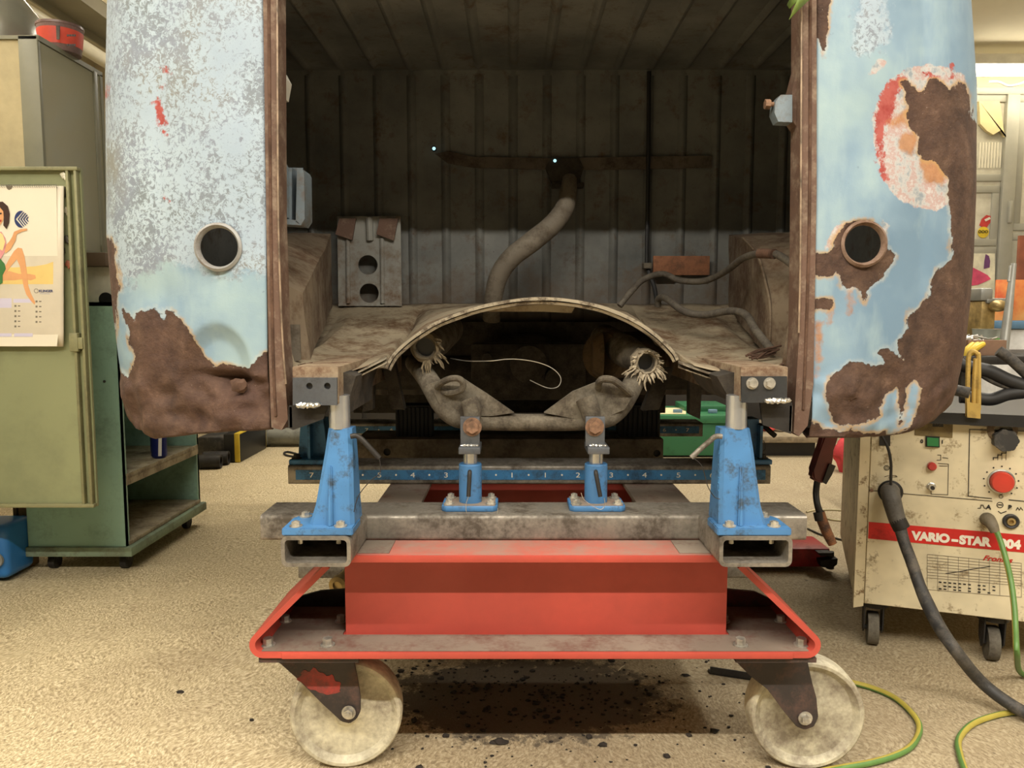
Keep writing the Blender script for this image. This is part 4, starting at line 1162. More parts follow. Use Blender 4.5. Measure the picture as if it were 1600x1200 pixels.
for sx in (-0.30, 0.38):
    t = thing('caster_wheel', 'cream caster at the far end of the red cart', 'caster wheel', (sx, 2.85, 0), 'far casters of the red cart')
    build('wheel', MB().lathe((sx, 2.85, 0.10), (0.2, -1, 0), [(0, 0.018), (0.08, 0.014), (0.088, 0.024), (0.1, 0.016), (0.1, -0.016), (0.088, -0.024), (0, -0.018)], 48), M['nylon'], t)
    b = MB(); b.bx(sx - 0.03, sx + 0.03, 2.81, 2.816, 0.08, 0.222); b.bx(sx - 0.03, sx + 0.03, 2.884, 2.89, 0.08, 0.222); b.bx(sx - 0.05, sx + 0.05, 2.80, 2.90, 0.222, 0.228)
    build('fork', b, M['caster'], t)

# ---------------------------------------------------------------- jig beams
t = thing('jig_crossbeam', 'grey steel box beam lying across the red cart with two open stub ends facing forward', 'steel beam', (0.04, 1.35, ZT))
bX0, bX1 = xx(409, 1.31, 0.44), xx(1258, 1.31, 0.44)
build('crossbeam_tube', MB().hextube(bX0, bX1, 1.303, 1.403, ZT, ZT + 0.045, 'x', 0.005, 0.007), M['steel'], t)
stubs = ((xx(439, 1.165, 0.44), xx(548, 1.165, 0.44)), (xx(1124, 1.165, 0.44), xx(1238, 1.165, 0.44)))
for a, c in stubs:
    s_ = build('stub_tube', MB().hextube(a, c, 1.165, 1.306, ZT, ZT + 0.0485, 'y', 0.006, 0.010), M['steel'], t)
    for k, u in ((0, 0.22), (1, 0.78)):
        x = a + (c - a)*u
        build('bolt_end', MB().cyl((x, 1.19, ZT + 0.043), (x, 1.19, ZT + 0.030), 0.004, n=6).cyl((x, 1.19, ZT + 0.0425), (x, 1.19, ZT + 0.037), 0.0065, n=6), M['zinc'], s_)
def scale_beam(Y, x0, x1, label, py_t, digits, sz):
    sz *= 1.3
    t = thing('scale_beam', label, 'steel beam', ((x0+x1)/2, Y + 0.05, ZT))
    build('beam_tube', MB().hextube(x0, x1, Y, Y + 0.10, ZT, ZT + 0.044, 'x', 0.005, 0.006), M['steel'], t)
    z0, z1 = ZT + 0.011, ZT + 0.034
    sc_ = build('scale_strip', MB().bx(x0 + 0.018, x1 - 0.012, Y - 0.0012, Y, z0, z1), M['blue_dull'], t)
    for px, ch in digits:
        X = xx(px, Y, ZT + 0.02)
        if ch == '.':
            build('scale_dot', MB().cyl((X, Y - 0.0012, (z0+z1)/2), (X, Y - 0.002, (z0+z1)/2), 0.0022, n=12), M['white_ink'], sc_)
        else:
            text('scale_digit', ch, sz, (X, Y - 0.0014, (z0+z1)/2 - sz*0.36), M['white_ink'], sc_, align='CENTER', sx=1.4, depth=0.0004)
    return t
dg_ = [(487, '7'), (541, '6'), (593, '5'), (645, '4'), (697, '3'), (749, '2'), (800, '1'), (852, '1'), (903, '2'), (955, '3'), (1007, '4'), (1060, '5'), (1112, '6'), (1165, '7')]
dots = [(p + 26, '.') for p, _ in dg_[:-1]]
scale_beam(1.747, xx(450, 1.747, 0.44), xx(1204, 1.747, 0.44), 'grey steel beam with blue number scale, nearest one behind the front stands', 741, dg_ + dots, 0.0125)
dg2 = [(573, '7'), (612, '6'), (1074, '7'), (1038, '6')]
scale_beam(2.44, xx(530, 2.44, 0.44), xx(1098, 2.44, 0.44), 'far grey beam with blue number scale behind the plain drilled beam', 672, dg2 + [(592, '.'), (1056, '.')], 0.0125)
t = thing('drilled_beam', 'plain worn grey beam with a round hole at each end, between the two scale beams', 'steel beam', (0, 2.0, ZT))
x0, x1 = P(556, 700, 1.95).x, P(1036, 700, 1.95).x
dz0, dz1 = ZT, zy(686, 1.95)
pl = plate([(x0, dz0), (x1, dz0), (x1, dz1), (x0, dz1)], [circ(P(605, 706, 1.95).x, zy(706, 1.95), 0.0095), circ(P(1026, 708, 1.95).x, zy(708, 1.95), 0.009)], 0.006, lambda u, v, w: (u, 1.95 + w, v))
pl.bx(x0, x1, 1.953, 2.10, dz1 - 0.006, dz1, 0.001); pl.bx(x0, x1, 2.09, 2.10, dz0, dz1 - 0.006)
ch_ = build('channel', pl, grimy('worn_grey_beam', (132, 122, 108), (84, 76, 66), 0.5, 0.55, 0.2, 14, 0.2), t)
for px, py, r in ((605, 706, 0.0096), (1026, 708, 0.0091)):
    c = P(px, py, 1.9535); build('beam_hole_shade', MB().cyl(c, c + Vector((0, 0.01, 0)), r, n=24), M['black'], ch_)  # black disc put in as the shade inside the beam hole
blk = plain('black_block', (22, 22, 24), 0.6, 0, 0.2, 20)
for px0, px1, lab in ((617, 676, 'black ribbed block standing on the beams, left one under the axle'), (966, 1033, 'black ribbed block standing on the beams, right one under the axle')):
    Yb = 1.98
    xa, xb = P(px0, 650, Yb).x, P(px1, 650, Yb).x
    zt = zy(634, Yb)
    b = MB(); b.bx(xa + 0.004, xb - 0.004, Yb + 0.004, Yb + 0.07, dz1, zt)
    n = 9
    for i in range(n):
        x = xa + (xb-xa)*(i + 0.5)/n; b.bx(x - 0.004, x + 0.004, Yb, Yb + 0.006, dz1 + 0.002, zt - 0.004, 0.001)
    single('support_block', b, blk, lab, 'support block', ((xa+xb)/2, Yb + 0.03, dz1), 'black blocks under the axle')

# ---------------------------------------------------------------- blue stands
def big_stand(x0, x1, side, label):
    """tall cast stand bolted on a stub tube; x0..x1 is the stub, side = where it flares out"""
    zb_ = ZT + 0.0485; cx = (x0 + x1)/2 + side*-0.002
    t = thing('jig_stand', label, 'jig stand', (cx, 1.215, zb_), 'tall blue stands on the front stubs')
    hw = (x1 - x0)/2 + 0.001
    pts = [(-hw, 0), (hw, 0), (hw, 0.062), (hw - 0.016, 0.092), (-hw + 0.016, 0.092), (-hw, 0.062)]
    b = MB(); b.prism([(cx + u, 1.168 + v, zb_) for u, v in pts], (0, 0, 0.012))
    bmesh.ops.bevel(b.bm, geom=b.bm.edges[:], offset=0.0015, segments=2, affect='EDGES')
    build('base_plate', b, M['blue'], t)
    zz = zb_ + 0.011
    # tapering hollow casting, straight on its inner side
    if side < 0: L = [(482, 822), (492, 790), (500, 745), (507, 705), (512, 670)]; Rr = [(553, 822), (552, 790), (551, 745), (550, 705), (549, 670)]
    else: L = [(1124, 822), (1124, 790), (1125, 745), (1126, 705), (1127, 670)]; Rr = [(1199, 822), (1190, 790), (1184, 745), (1179, 705), (1173, 670)]
    b = MB(); n = len(L)
    rings = []
    for i in range(n):
        Yf_ = 1.186 + 0.006*i; Yb_ = 1.252 - 0.002*i
        l, r = P(L[i][0], L[i][1], Yf_), P(Rr[i][0], Rr[i][1], Yf_)
        z = l.z if i else zz
        c_ = 0.006
        rings.append([Vector(q) for q in ((l.x, Yf_ + c_, z), (l.x + c_, Yf_, z), (r.x - c_, Yf_, z), (r.x, Yf_ + c_, z), (r.x, Yb_, z), (l.x, Yb_, z), (l.x, Yf_ + c_, z))])
    b.strip(rings); bmesh.ops.remove_doubles(b.bm, verts=b.bm.verts, dist=1e-6)
    b.bm.faces.new([v for v in [b.bm.verts.new(p) for p in rings[-1][:-1]]])
    bmesh.ops.remove_doubles(b.bm, verts=b.bm.verts, dist=1e-6)
    bmesh.ops.subdivide_edges(b.bm, edges=b.bm.edges[:], cuts=1, use_grid_fill=True)
    build('column', b, M['blue'], t, smooth=28)
    rx = 515 if side < 0 else 1158
    b = MB()
    b.prism([P(rx - 4, 824, 1.178), P(rx + 4, 824, 1.178), P(rx + 3, 728, 1.196), P(rx - 1, 728, 1.196)], (0, 0.022, 0))
    bmesh.ops.bevel(b.bm, geom=b.bm.edges[:], offset=0.002, segments=2, affect='EDGES')
    build('rib', b, M['blue'], t)
    b = MB(); sp = P(531 if side < 0 else 1150, 665, 1.225)
    b.cyl((sp.x, 1.225, sp.z - 0.004), (sp.x, 1.225, zy(617, 1.225)), 0.0168, n=32)
    build('rod', b, M['chrome'], t)
    for u, v in ((-0.036, 0.012), (0.034, 0.012), (-0.036, 0.070), (0.036, 0.070)):
        build('bolt', MB().hexbolt((cx + u, 1.168 + v, zb_ + 0.012), (0, 0, 1), 0.007, 0.006, stud=0.003), M['zinc'], t)
    if side < 0: pts = [(548, 682), (557, 681), (567, 688), (580, 702), (593, 716)]
    else: pts = [(1128, 682), (1118, 682), (1108, 690), (1094, 702), (1080, 715)]
    b = MB(); b.tube([P(x, y, 1.20) for x, y in pts], 0.0042, 12)
    build('clamp_handle', b, M['dark_steel'] if side < 0 else M['steel'], t)
    if side < 0: pts = [(592, 716), (594, 724), (593, 740), (578, 752), (560, 775), (553, 800)]
    else: pts = [(1084, 716), (1096, 727), (1102, 745), (1106, 760), (1116, 776), (1125, 780)]
    build('safety_wire', MB().tube([P(x, y, 1.185) for x, y in pts], 0.0007, 6), M['dark_steel'], t)
    if side > 0:
        text('cast_lettering', 'CELETTE', 0.017, P(1124, 768, 1.180) + Vector((0.0, 0, 0)), M['blue_dull'], t, Matrix.Rotation(math.radians(90), 4, 'X') @ Matrix.Rotation(math.radians(90), 4, 'Z') if False else Matrix(((0, -0.25, 0, 0), (0, 0.0, -1, 0), (1, 0.0, 0, 0), (0, 0, 0, 1))), depth=0.0006)
    return t
big_stand(*stubs[0], -1, 'tall blue cast stand on the left stub tube, its lever bent down to the right')
big_stand(*stubs[1], 1, 'tall blue cast stand on the right stub tube, its lever bent down to the left')

def small_stand(pxc, label, lean):
    zb_ = ZT + 0.045; Y = 1.362
    c = P(pxc, 760, Y)
    t = thing('jig_stand', label, 'jig stand', (c.x, Y, zb_), 'short blue stands on the crossbeam')
    hw = 0.0495
    pts = [(-hw, -0.028), (-hw + 0.008, -0.036), (hw - 0.008, -0.036), (hw, -0.028), (hw, 0.028), (hw - 0.008, 0.036), (-hw + 0.008, 0.036), (-hw, 0.028)]
    b = MB(); b.prism([(c.x + u, Y + v, zb_) for u, v in pts], (0, 0, 0.010)); bmesh.ops.bevel(b.bm, geom=b.bm.edges[:], offset=0.001, segments=1, affect='EDGES')
    build('base_plate', b, M['blue'], t)
    b = MB(); b.bx(c.x - 0.045, c.x + 0.045, Y - 0.032, Y + 0.032, zb_ + 0.010, zb_ + 0.0108)
    build('dusty_top', b, M['dust_plate'], t)
    z1 = zy(727, Y - 0.02)
    build('sleeve', MB().lathe((c.x, Y, zb_ + 0.010), (0, 0, 1), [(0.0205, 0), (0.0205, z1 - zb_ - 0.012), (0.019, z1 - zb_ - 0.010), (0.0125, z1 - zb_ - 0.010)], 32), M['blue'], t)
    z2 = zy(706, Y - 0.012)
    build('rod', MB().cyl((c.x, Y, z1 - 0.004), (c.x, Y, z2), 0.0125, n=28), M['chrome'], t)
    z3 = zy(697, Y - 0.02)
    b = MB(); b.bx(c.x - 0.0185, c.x + 0.0195, Y - 0.036, Y + 0.03, z2, z3, 0.001); b.bx(c.x - 0.016 + lean, c.x + 0.018 + lean, Y - 0.022, Y - 0.014, z3, zy(651, Y - 0.02), 0.001)
    br = build('angle_bracket', b, M['bracket'], t)
    wb = MB()
    for k in range(6): wb.ico((c.x - 0.012 + k*0.005, Y - 0.024, z3 + 0.0015), 0.0036, (1, 1, 0.7), k, 0.5)
    build('weld_bead', wb, M['steel_bright'], br)
    bc = P(pxc + 3, 667, Y - 0.022)
    build('pivot_bolt', MB().hexbolt((bc.x + lean, Y - 0.022, bc.z), (0, -1, 0), 0.0115, 0.007).cyl((bc.x + lean, Y - 0.022, bc.z), (bc.x + lean, Y + 0.01, bc.z), 0.006), M['rustbolt'], t)
    for u, v in ((-0.037, -0.022), (0.037, -0.022), (-0.037, 0.024), (0.037, 0.024)):
        build('bolt', MB().hexbolt((c.x + u, Y + v, zb_ + 0.0108), (0, 0, 1), 0.0065, 0.006, stud=0.003), M['zinc'], t)
    a, e = P(pxc - 1 if lean == 0 else pxc + 0, 737, Y - 0.024), P(pxc - 3 if lean == 0 else pxc + 7, 776, Y - 0.034)
    build('lock_pin', MB().tube([a, a + Vector((0, -0.006, -0.004)), e], 0.0038, 12), M['dark_steel'], t)
    w_ = [P(x + (pxc - 735), y, Y - 0.045) for x, y in ((-3 + 735, 776), (728, 790), (731, 806), (745, 818), (762, 820), (775, 808), (778, 794))] if lean == 0 else [P(x, y, Y - 0.045) for x, y in ((908, 770), (912, 780), (925, 790), (938, 796), (945, 790), (944, 778))]
    build('safety_wire', MB().tube(w_, 0.0006, 6), M['steel_bright'], t)
    return t
small_stand(735, 'short blue stand on the crossbeam, left of centre, its wire loop hanging over the beam', 0)
small_stand(931, 'short blue stand on the crossbeam, right of centre, its locking pin slanting', -0.0055)

# rear stands standing on the scale beam
zb_ = ZT + 0.044
def rear_stand(pix, base, label, mat, extra):
    Y = 1.79
    c = P(base[0], 700, Y); c2 = P(base[1], 700, Y)
    t = thing('jig_stand', label, 'jig stand', ((c.x + c2.x)/2, Y, zb_))
    build('base_plate', MB().bx(c.x, c2.x, 1.755, 1.84, zb_, zb_ + 0.012, 0.003), mat, t)
    b = MB(); b.prism([P(x, y, Y) if y < 712 else Vector((P(x, y, Y).x, Y, zb_ + 0.012)) for x, y in pix], (0, 0.05, 0)); build('column', b, mat, t)
    xm = P((pix[0][0] + pix[1][0])/2 + extra, 700, Y).x
    b = MB(); b.bx(xm - 0.003, xm + 0.003, Y - 0.025, Y + 0.001, zb_ + 0.012, zb_ + 0.09); build('rib', b, mat, t)
    build('bolt', MB().hexbolt(((c.x if extra < 0 else c2.x) + (0.015 if extra < 0 else -0.018), 1.772, zb_ + 0.012), (0, 0, 1), 0.008, 0.008), M['dark_steel'], t)
    return t
rear_stand([(466, 714), (512, 714), (505, 655), (470, 655)], (457, 520), 'grimy dark blue stand half hidden behind the left tall stand', M['blue_dull'], -2)
t = rear_stand([(1172, 714), (1188, 714), (1186, 655), (1168, 655)], (1130, 1200), 'blue stand half hidden behind the right tall stand', M['blue'], 4)
build('clamp_handle', MB().tube([P(1186, 664, 1.79), P(1196, 668, 1.78), P(1205, 676, 1.77), P(1211, 681, 1.77)], 0.006, 12), M['dark_steel'], t)
build('safety_wire', MB().tube([P(1193, 688, 1.78), P(1196, 700, 1.78), P(1187, 711, 1.78)], 0.0008, 6), M['dark_steel'], t)

# ---------------------------------------------------------------- dirt on the floor
random.seed(21)
b = MB()
crumb_m = plain('black_dirt', (44, 38, 32), 0.9, 0, 0.4, 60)
for i in range(520):
    a = random.gauss(0, 1); c_ = random.gauss(0, 1)
    x, y = 0.03 + a*0.18, 1.56 + c_*0.09
    if random.random() < 0.3: x, y = random.uniform(-0.3, 0.5), random.uniform(1.28, 1.75)
    r = random.uniform(0.0012, 0.0036) if random.random() < 0.85 else random.uniform(0.004, 0.0075)
    b.ico((x, y, r*0.5), r, (1.2, random.uniform(0.6, 1.2), 0.6), i, 0.7, 1)
single('dirt_crumbs', b, crumb_m, 'scattered black dirt crumbs on the floor under the red cart', 'dirt', (0.03, 1.6, 0), None, 0, 'stuff')
for px, py, r, lab in ((780, 1161, 0.012, 'largest black flake of dirt on the floor between the two front wheels'), (282, 1082, 0.006, 'small dark chip lying alone on the floor left of the cart'), (1072, 1056, 0.007, 'dark crumb on the floor near the short steel offcut')):
    p = PZ(px, py, 0); q = MB().ico((p.x, p.y, r*0.25), r, (1.3, 0.9, 0.35), int(px), 0.8, 2)
    single('dirt_flake', q, crumb_m, lab, 'dirt flake', (p.x, p.y, 0))
p0, p1 = PZ(1110, 1044, 0.015), PZ(1200, 1053, 0.015)
t = thing('steel_offcut', 'short grey steel channel offcut on the floor beside the right caster', 'offcut', (p0.x, p0.y, 0))
b = MB(); b.prism([Vector((p0.x, p0.y, 0.002)), Vector((p1.x + 0.01, p1.y - 0.02, 0.002)), Vector((p1.x + 0.01, p1.y - 0.02, 0.018)), Vector((p0.x, p0.y, 0.018))], (0.0, 0.003, 0)); b.prism([Vector((p0.x, p0.y, 0.001)), Vector((p1.x + 0.01, p1.y - 0.02, 0.001)), Vector((p1.x + 0.015, p1.y, 0.001)), Vector((p0.x, p0.y + 0.02, 0.001))], (0, 0, 0.003))
build('channel', b, M['dark_steel'], t)
# white shavings
wb = plain('pale_shaving', (196, 186, 160), 0.6)
for k, pts in enumerate((((1042, 1094), (1055, 1091), (1066, 1094), (1072, 1097)), ((966, 1048), (972, 1042), (976, 1040)))):
    b = MB(); b.tube([PZ(x, y, 0.003) for x, y in pts], 0.0012, 6)
    single('metal_shaving', b, wb, ('curled pale shaving on the floor under the right half of the cart', 'short pale shaving at the edge of the black dirt')[k], 'shaving', PZ(*pts[0], 0))
# ---------------------------------------------------------------- welding machine
WA = PZ(1345, 1020, 0.0); WA = Vector((WA.x, 1.80, 0))
ang = math.radians(-20)
WD = Vector((math.cos(ang), math.sin(ang), 0)); WN = Vector((WD.y, -WD.x, 0))   # WN points to the camera
def PW(px, py, out=0.0):
    d = ray(px, py); o = Vector((0, 0, H)); A = WA + WN*out
    return o + d * ((A - o).dot(WN) / d.dot(WN))
wz0, wz1 = PW(1357, 944).z, PW(1357, 655).z
uL = (PW(1342, 800) - WA).dot(WD); WW = 0.52; DD = 0.62
def WP(u, dep, z): v = WA + WD*u - WN*dep; return Vector((v.x, v.y, z))
weld = thing('welding_machine', 'cream wheeled welding machine with a red stripe, dials and cable sockets', 'welding machine', WP(uL + WW/2, DD/2, 0))
b = MB(); b.prism([WP(uL, 0.004, wz0), WP(uL + WW, 0.004, wz0), WP(uL + WW, DD, wz0), WP(uL, DD, wz0)], (0, 0, wz1 - wz0))
build('housing', b, M['cream_paint'], weld)
b = MB(); u2 = (PW(1357, 800) - WA).dot(WD)
b.prism([WP(u2, -0.002, wz0 + 0.003), WP(uL + WW - 0.02, -0.002, wz0 + 0.003), WP(uL + WW - 0.02, 0.006, wz0 + 0.003), WP(u2, 0.006, wz0 + 0.003)], (0, 0, wz1 - wz0 - 0.006))
build('front_panel', b, M['cream_paint'], weld)
b = MB(); b.prism([WP(uL - 0.004, -0.008, wz0 - 0.01), WP(u2 - 0.003, -0.006, wz0 - 0.004), WP(u2 - 0.003, 0.01, wz0 - 0.004), WP(uL - 0.004, 0.03, wz0 - 0.01)], (0, 0, wz1 - wz0 + 0.01))
build('corner_trim', b, grimy('worn_cream_trim', (204, 190, 156), (120, 96, 66), 0.36, 0.5, 0, 30, 0.1, soft=0.05), weld)
def wflat(name, pix, mat, th=0.0012, out=0.0025, par=weld):
    # outline on the front panel, traced then given its real small thickness
    return build(name, MB().prism([PW(x, y, out) for x, y in pix], WN*th), mat, par, smooth=0)
def wline(name, pts, w, mat=None, out=0.0025):
    b = MB()
    for (a, c) in zip(pts, pts[1:]):
        p, q = PW(*a, out), PW(*c, out)
        d = (q - p); L = d.length; d.normalize(); s = d.cross(WN).normalized()*w/2
        b.prism([p - s - d*w/2, q - s + d*w/2, q + s + d*w/2, p + s - d*w/2], WN*0.0008)
    return build(name, b, mat or M['black_ink'], weld, smooth=0)
RW = Matrix(((WD.x, 0, WN.x, 0), (WD.y, 0, WN.y, 0), (0, 1, 0, 0), (0, 0, 0, 1)))
def zrow(px, z):          # pixel row on the panel for a level height z
    p = PW(px, 700, 0.0025); return proj((p.x, p.y, z))[1]
# stripe is level on the machine
zs1, zs0 = PW(1357, 815).z, PW(1357, 841).z
p0, p1 = PW(1357, 828, 0.0022), WP(uL + WW - 0.02, -0.0022, 0)
b = MB(); b.prism([(p0.x, p0.y, zs0), (p1.x, p1.y, zs0), (p1.x, p1.y, zs1), (p0.x, p0.y, zs1)], WN*0.0008)
build('red_stripe', b, M['red_ink'], weld, smooth=0)
def wtext(name, s, px, py, size, mat, bold=0.0, shear=0, sx=1.0, z=None, _=0):
    p = PW(px, py, 0.0034)
    return text(name, s, size, (p.x, p.y, p.z if z is None else z), mat, weld, RW, 0.0004, bold=bold, sx=sx, shear=shear)
zt0 = zs0 + (zs1 - zs0)*0.20
wtext('lettering', 'VARIO', 1425, 850, 0.0265, M['white_ink'], 0.0017, sx=0.98, z=zt0)
wtext('lettering', '-', 1487, 850, 0.0265, M['white_ink'], 0.0017, sx=1.4, z=zt0)
wtext('lettering', 'STAR', 1499, 850, 0.0265, M['white_ink'], 0.0017, sx=0.98, z=zt0)
wtext('lettering', '304', 1562, 856, 0.0265, M['white_ink'], 0.0017, sx=1.0, z=zt0)
wtext('brand_lettering', 'Fronius', 1535, 875, 0.0165, M['red_ink'], 0.0003, shear=0.4, sx=1.15)
wtext('symbol', '0', 1438, 692, 0.0115, M['black_ink'], 0.0005)
wtext('symbol', '1', 1470, 693, 0.0115, M['black_ink'], 0.0005)
wtext('symbol', 'A', 1541, 795, 0.0135, M['black_ink'], 0.0006)
wtext('symbol', 'B', 1575, 795.5, 0.0135, M['black_ink'], 0.0006)
def wdial(name, px, py, r, prof, mat, n=40, par=weld):
    return build(name, MB().lathe(PW(px, py, 0.002), WN, prof, n), mat, par)
wline('panel_seam', [(1358, 767), (1376, 767)], 0.0012); wline('panel_seam', [(1408, 771), (1445, 774), (1550, 783)], 0.0012)
wline('panel_outline', [(1605, 674), (1515, 671), (1513, 775), (1549, 779)], 0.0016); wline('panel_outline', [(1577, 781), (1610, 784)], 0.0018)
wline('panel_outline', [(1466, 724), (1482, 725), (1481, 773), (1455, 772), (1455, 766)], 0.0010)
wline('panel_symbol', [(1473, 715), (1481, 716)], 0.0012); wline('panel_symbol', [(1465, 711), (1470, 711), (1470, 719), (1464, 719)], 0.0010); wline('panel_symbol', [(1468, 728), (1480, 728)], 0.0012)
wline('staircase_symbol', [(1552, 718), (1552, 715), (1559, 715), (1559, 711), (1565, 711), (1565, 708), (1572, 708), (1572, 704), (1579, 704)], 0.0018)
for px in (1559, 1565.5, 1572): wline('grid_line', [(px, 719), (px, 709)], 0.0005)
wline('panel_symbol', [(1382, 745), (1388, 743), (1400, 743), (1402, 745), (1388, 746)], 0.0008)
wline('panel_symbol', [(1528, 794), (1532, 794), (1533, 789), (1536, 789), (1538, 794), (1540, 794)], 0.0012)
wline('panel_symbol', [(1588, 797), (1590, 793), (1593, 797), (1595, 793), (1598, 797)], 0.0012); wline('panel_symbol', [(1560, 799), (1564, 802), (1572, 799)], 0.0016)
for px, py, r in ((1385.5, 731, 0.0062), (1385.5, 731, 0.003), (1562.5, 789, 0.0068), (1564, 770, 0.0042), (1564, 776, 0.0042)):
    build('ring_symbol', MB().lathe(PW(px, py, 0.0026), WN, [(r, 0), (r, 0.0006), (r*0.78, 0.0006), (r*0.78, 0)], 24), M['black_ink'], weld)
wline('panel_symbol', [(1560, 788.5), (1565, 789)], 0.0022)
wflat('black_cutout', ((1374, 664), (1391, 665), (1391, 697), (1374, 696)), M['black'])
wflat('rating_label', ((1430, 653), (1489, 657), (1488, 684), (1429, 680)), grimy('tarnished_label', (126, 110, 74), (88, 76, 54), 0.4, 0.5, 0.3, 40, 0.05))
wtext('label_lettering', 'alite', 1457, 666, 0.012, M['black_ink'], 0.0008, sx=1.1)
wline('label_line', [(1447, 675), (1472, 677)], 0.0008); wline('label_line', [(1438, 679), (1484, 682)], 0.0008)
sw = wflat('switch_frame', ((1446, 681), (1468, 682), (1468, 699), (1446, 698)), M['black'], 0.003)
wflat('green_switch', ((1448, 683), (1466, 684), (1466, 697), (1448, 696)), plain('green_switch', (40, 120, 66), 0.3), 0.007, 0.0045)
# star knob
b = MB(); kc = PW(1568, 686, 0.004); up = Vector((0, 0, 1))
outl = []
for k in range(64):
    a = 2*math.pi*k/64; r = 0.0240*(1 + 0.09*math.cos(7*a)); outl.append(kc + WD*r*math.cos(a) + up*r*math.sin(a))
b.prism(outl, WN*0.026); bmesh.ops.bevel(b.bm, geom=[e for e in b.bm.edges if abs(e.calc_length()) > 0], offset=0.0015, segments=2, affect='EDGES')
build('star_knob', b, M['hose_dark'], weld)
wdial('knob_skirt', 1566, 672, 0, [(0.030, 0), (0.030, 0.002), (0.018, 0.010)], grimy('worn_skirt', (150, 132, 106), (96, 80, 64), 0.5, 0.4, 0.3, 30, 0), 36)
wflat('printed_legend', ((1515, 656), (1543, 658), (1543, 667), (1515, 665)), M['grey_ink'], 0.0008); wflat('printed_legend', ((1586, 663), (1606, 664), (1606, 674), (1586, 673)), M['grey_ink'], 0.0008)
wdial('dial_ring', 1564, 752, 0, [(0.0275, 0), (0.0275, 0.004), (0.0245, 0.005), (0.0245, 0.0)], M['steel_bright'])
wdial('red_knob', 1564, 752, 0, [(0.0235, 0), (0.0235, 0.016), (0.021, 0.020), (0, 0.021)], plain('red_knob', (190, 58, 44), 0.35))
dm = M['grey_ink']
b = MB()
for k in range(11):
    a = math.radians(230 - 28*k); c = PW(1564, 752, 0.0026) + (WD*math.cos(a) + up*math.sin(a))*0.034; b.cyl(c, c + WN*0.0006, 0.0018, n=8)
build('dial_marks', b, M['black_ink'], weld)
wdial('red_button', 1455.5, 728, 0, [(0.0095, 0), (0.0095, 0.010), (0.007, 0.013), (0, 0.013)], plain('red_button', (184, 60, 54), 0.35), 28)
wdial('small_knob', 1455, 760, 0, [(0.0095, 0), (0.0095, 0.003), (0.0075, 0.004), (0.0068, 0.014), (0, 0.014)], M['steel_bright'], 28)
wdial('knob_cap', 1455.5, 760.5, 0, [(0.0045, 0.013), (0.0045, 0.0165), (0, 0.0165)], M['dark_steel'], 20)
wdial('seam_screw', 1362, 766, 0, [(0.004, 0), (0.004, 0.002), (0, 0.003)], M['rustbolt'], 16)
# sockets
for px, py in ((1579, 814),):
    s_ = wdial('socket', px, py, 0, [(0.0165, 0), (0.0165, 0.006), (0.014, 0.008), (0.010, 0.006), (0.010, -0.001), (0, -0.001)], M['hose_dark'], 36)
    build('socket_core', MB().lathe(PW(px, py, 0.002), WN, [(0.0085, 0), (0.0085, 0.009), (0.0045, 0.009), (0.0045, 0.001), (0, 0.001)], 24), M['brass'], s_)
wdial('torch_socket', 1391, 768, 0, [(0.027, 0), (0.027, 0.006), (0.023, 0.010), (0.021, 0.010)], M['black'], 40)
# measuring chart
ch = [(1449, 866), (1596, 880), (1596, 936), (1449, 924)]
def cp(u, v):
    a = (ch[0][0] + (ch[1][0]-ch[0][0])*u, ch[0][1] + (ch[1][1]-ch[0][1])*u); c = (ch[3][0] + (ch[2][0]-ch[3][0])*u, ch[3][1] + (ch[2][1]-ch[3][1])*u)
    return (a[0] + (c[0]-a[0])*v, a[1] + (c[1]-a[1])*v)
b = MB()
def cl_(u0, v0, u1, v1, w):
    p, q = PW(*cp(u0, v0), 0.0025), PW(*cp(u1, v1), 0.0025); d = (q-p).normalized(); s = d.cross(WN).normalized()*w/2
    b.prism([p - s, q - s, q + s, p + s], WN*0.0006)
for v in (0, 0.08, 0.16, 0.24, 0.32, 0.40, 0.48, 0.56, 0.63, 0.95): cl_(0, v, 1, v, 0.0007)
for u in (0, 0.11, 0.22, 0.33, 0.44, 0.55, 0.66, 0.77, 0.88, 1.0): cl_(u, 0, u, 0.95, 0.0007)
build('chart_grid', b, M['grey_ink'], weld, smooth=0)
wline('chart_curve', [(1478, 896), (1500, 893), (1520, 889), (1547, 885)], 0.0014)
b = MB(); random.seed(3)
for v in (0.72, 0.82, 0.90):
    for k in range(12):
        if random.random() < 0.72:
            u = 0.12 + 0.052*k; cl_(u, v, u + 0.03, v + 0.004, 0.0028)
build('chart_figures', b, M['black_ink'], weld, smooth=0)
# top: black tray rim and handle bar
b = MB(); b.prism([WP(uL - 0.01, -0.03, wz1), WP(uL + WW + 0.02, -0.03, wz1), WP(uL + WW + 0.02, DD, wz1), WP(uL - 0.01, DD, wz1)], (0, 0, 0.012))
b.prism([WP(uL - 0.01, -0.03, wz1 + 0.012), WP(uL + WW + 0.02, -0.03, wz1 + 0.012), WP(uL + WW + 0.02, -0.024, wz1 + 0.012), WP(uL - 0.01, -0.024, wz1 + 0.012)], (0, 0, 0.014))
build('top_tray', b, M['black'], weld)
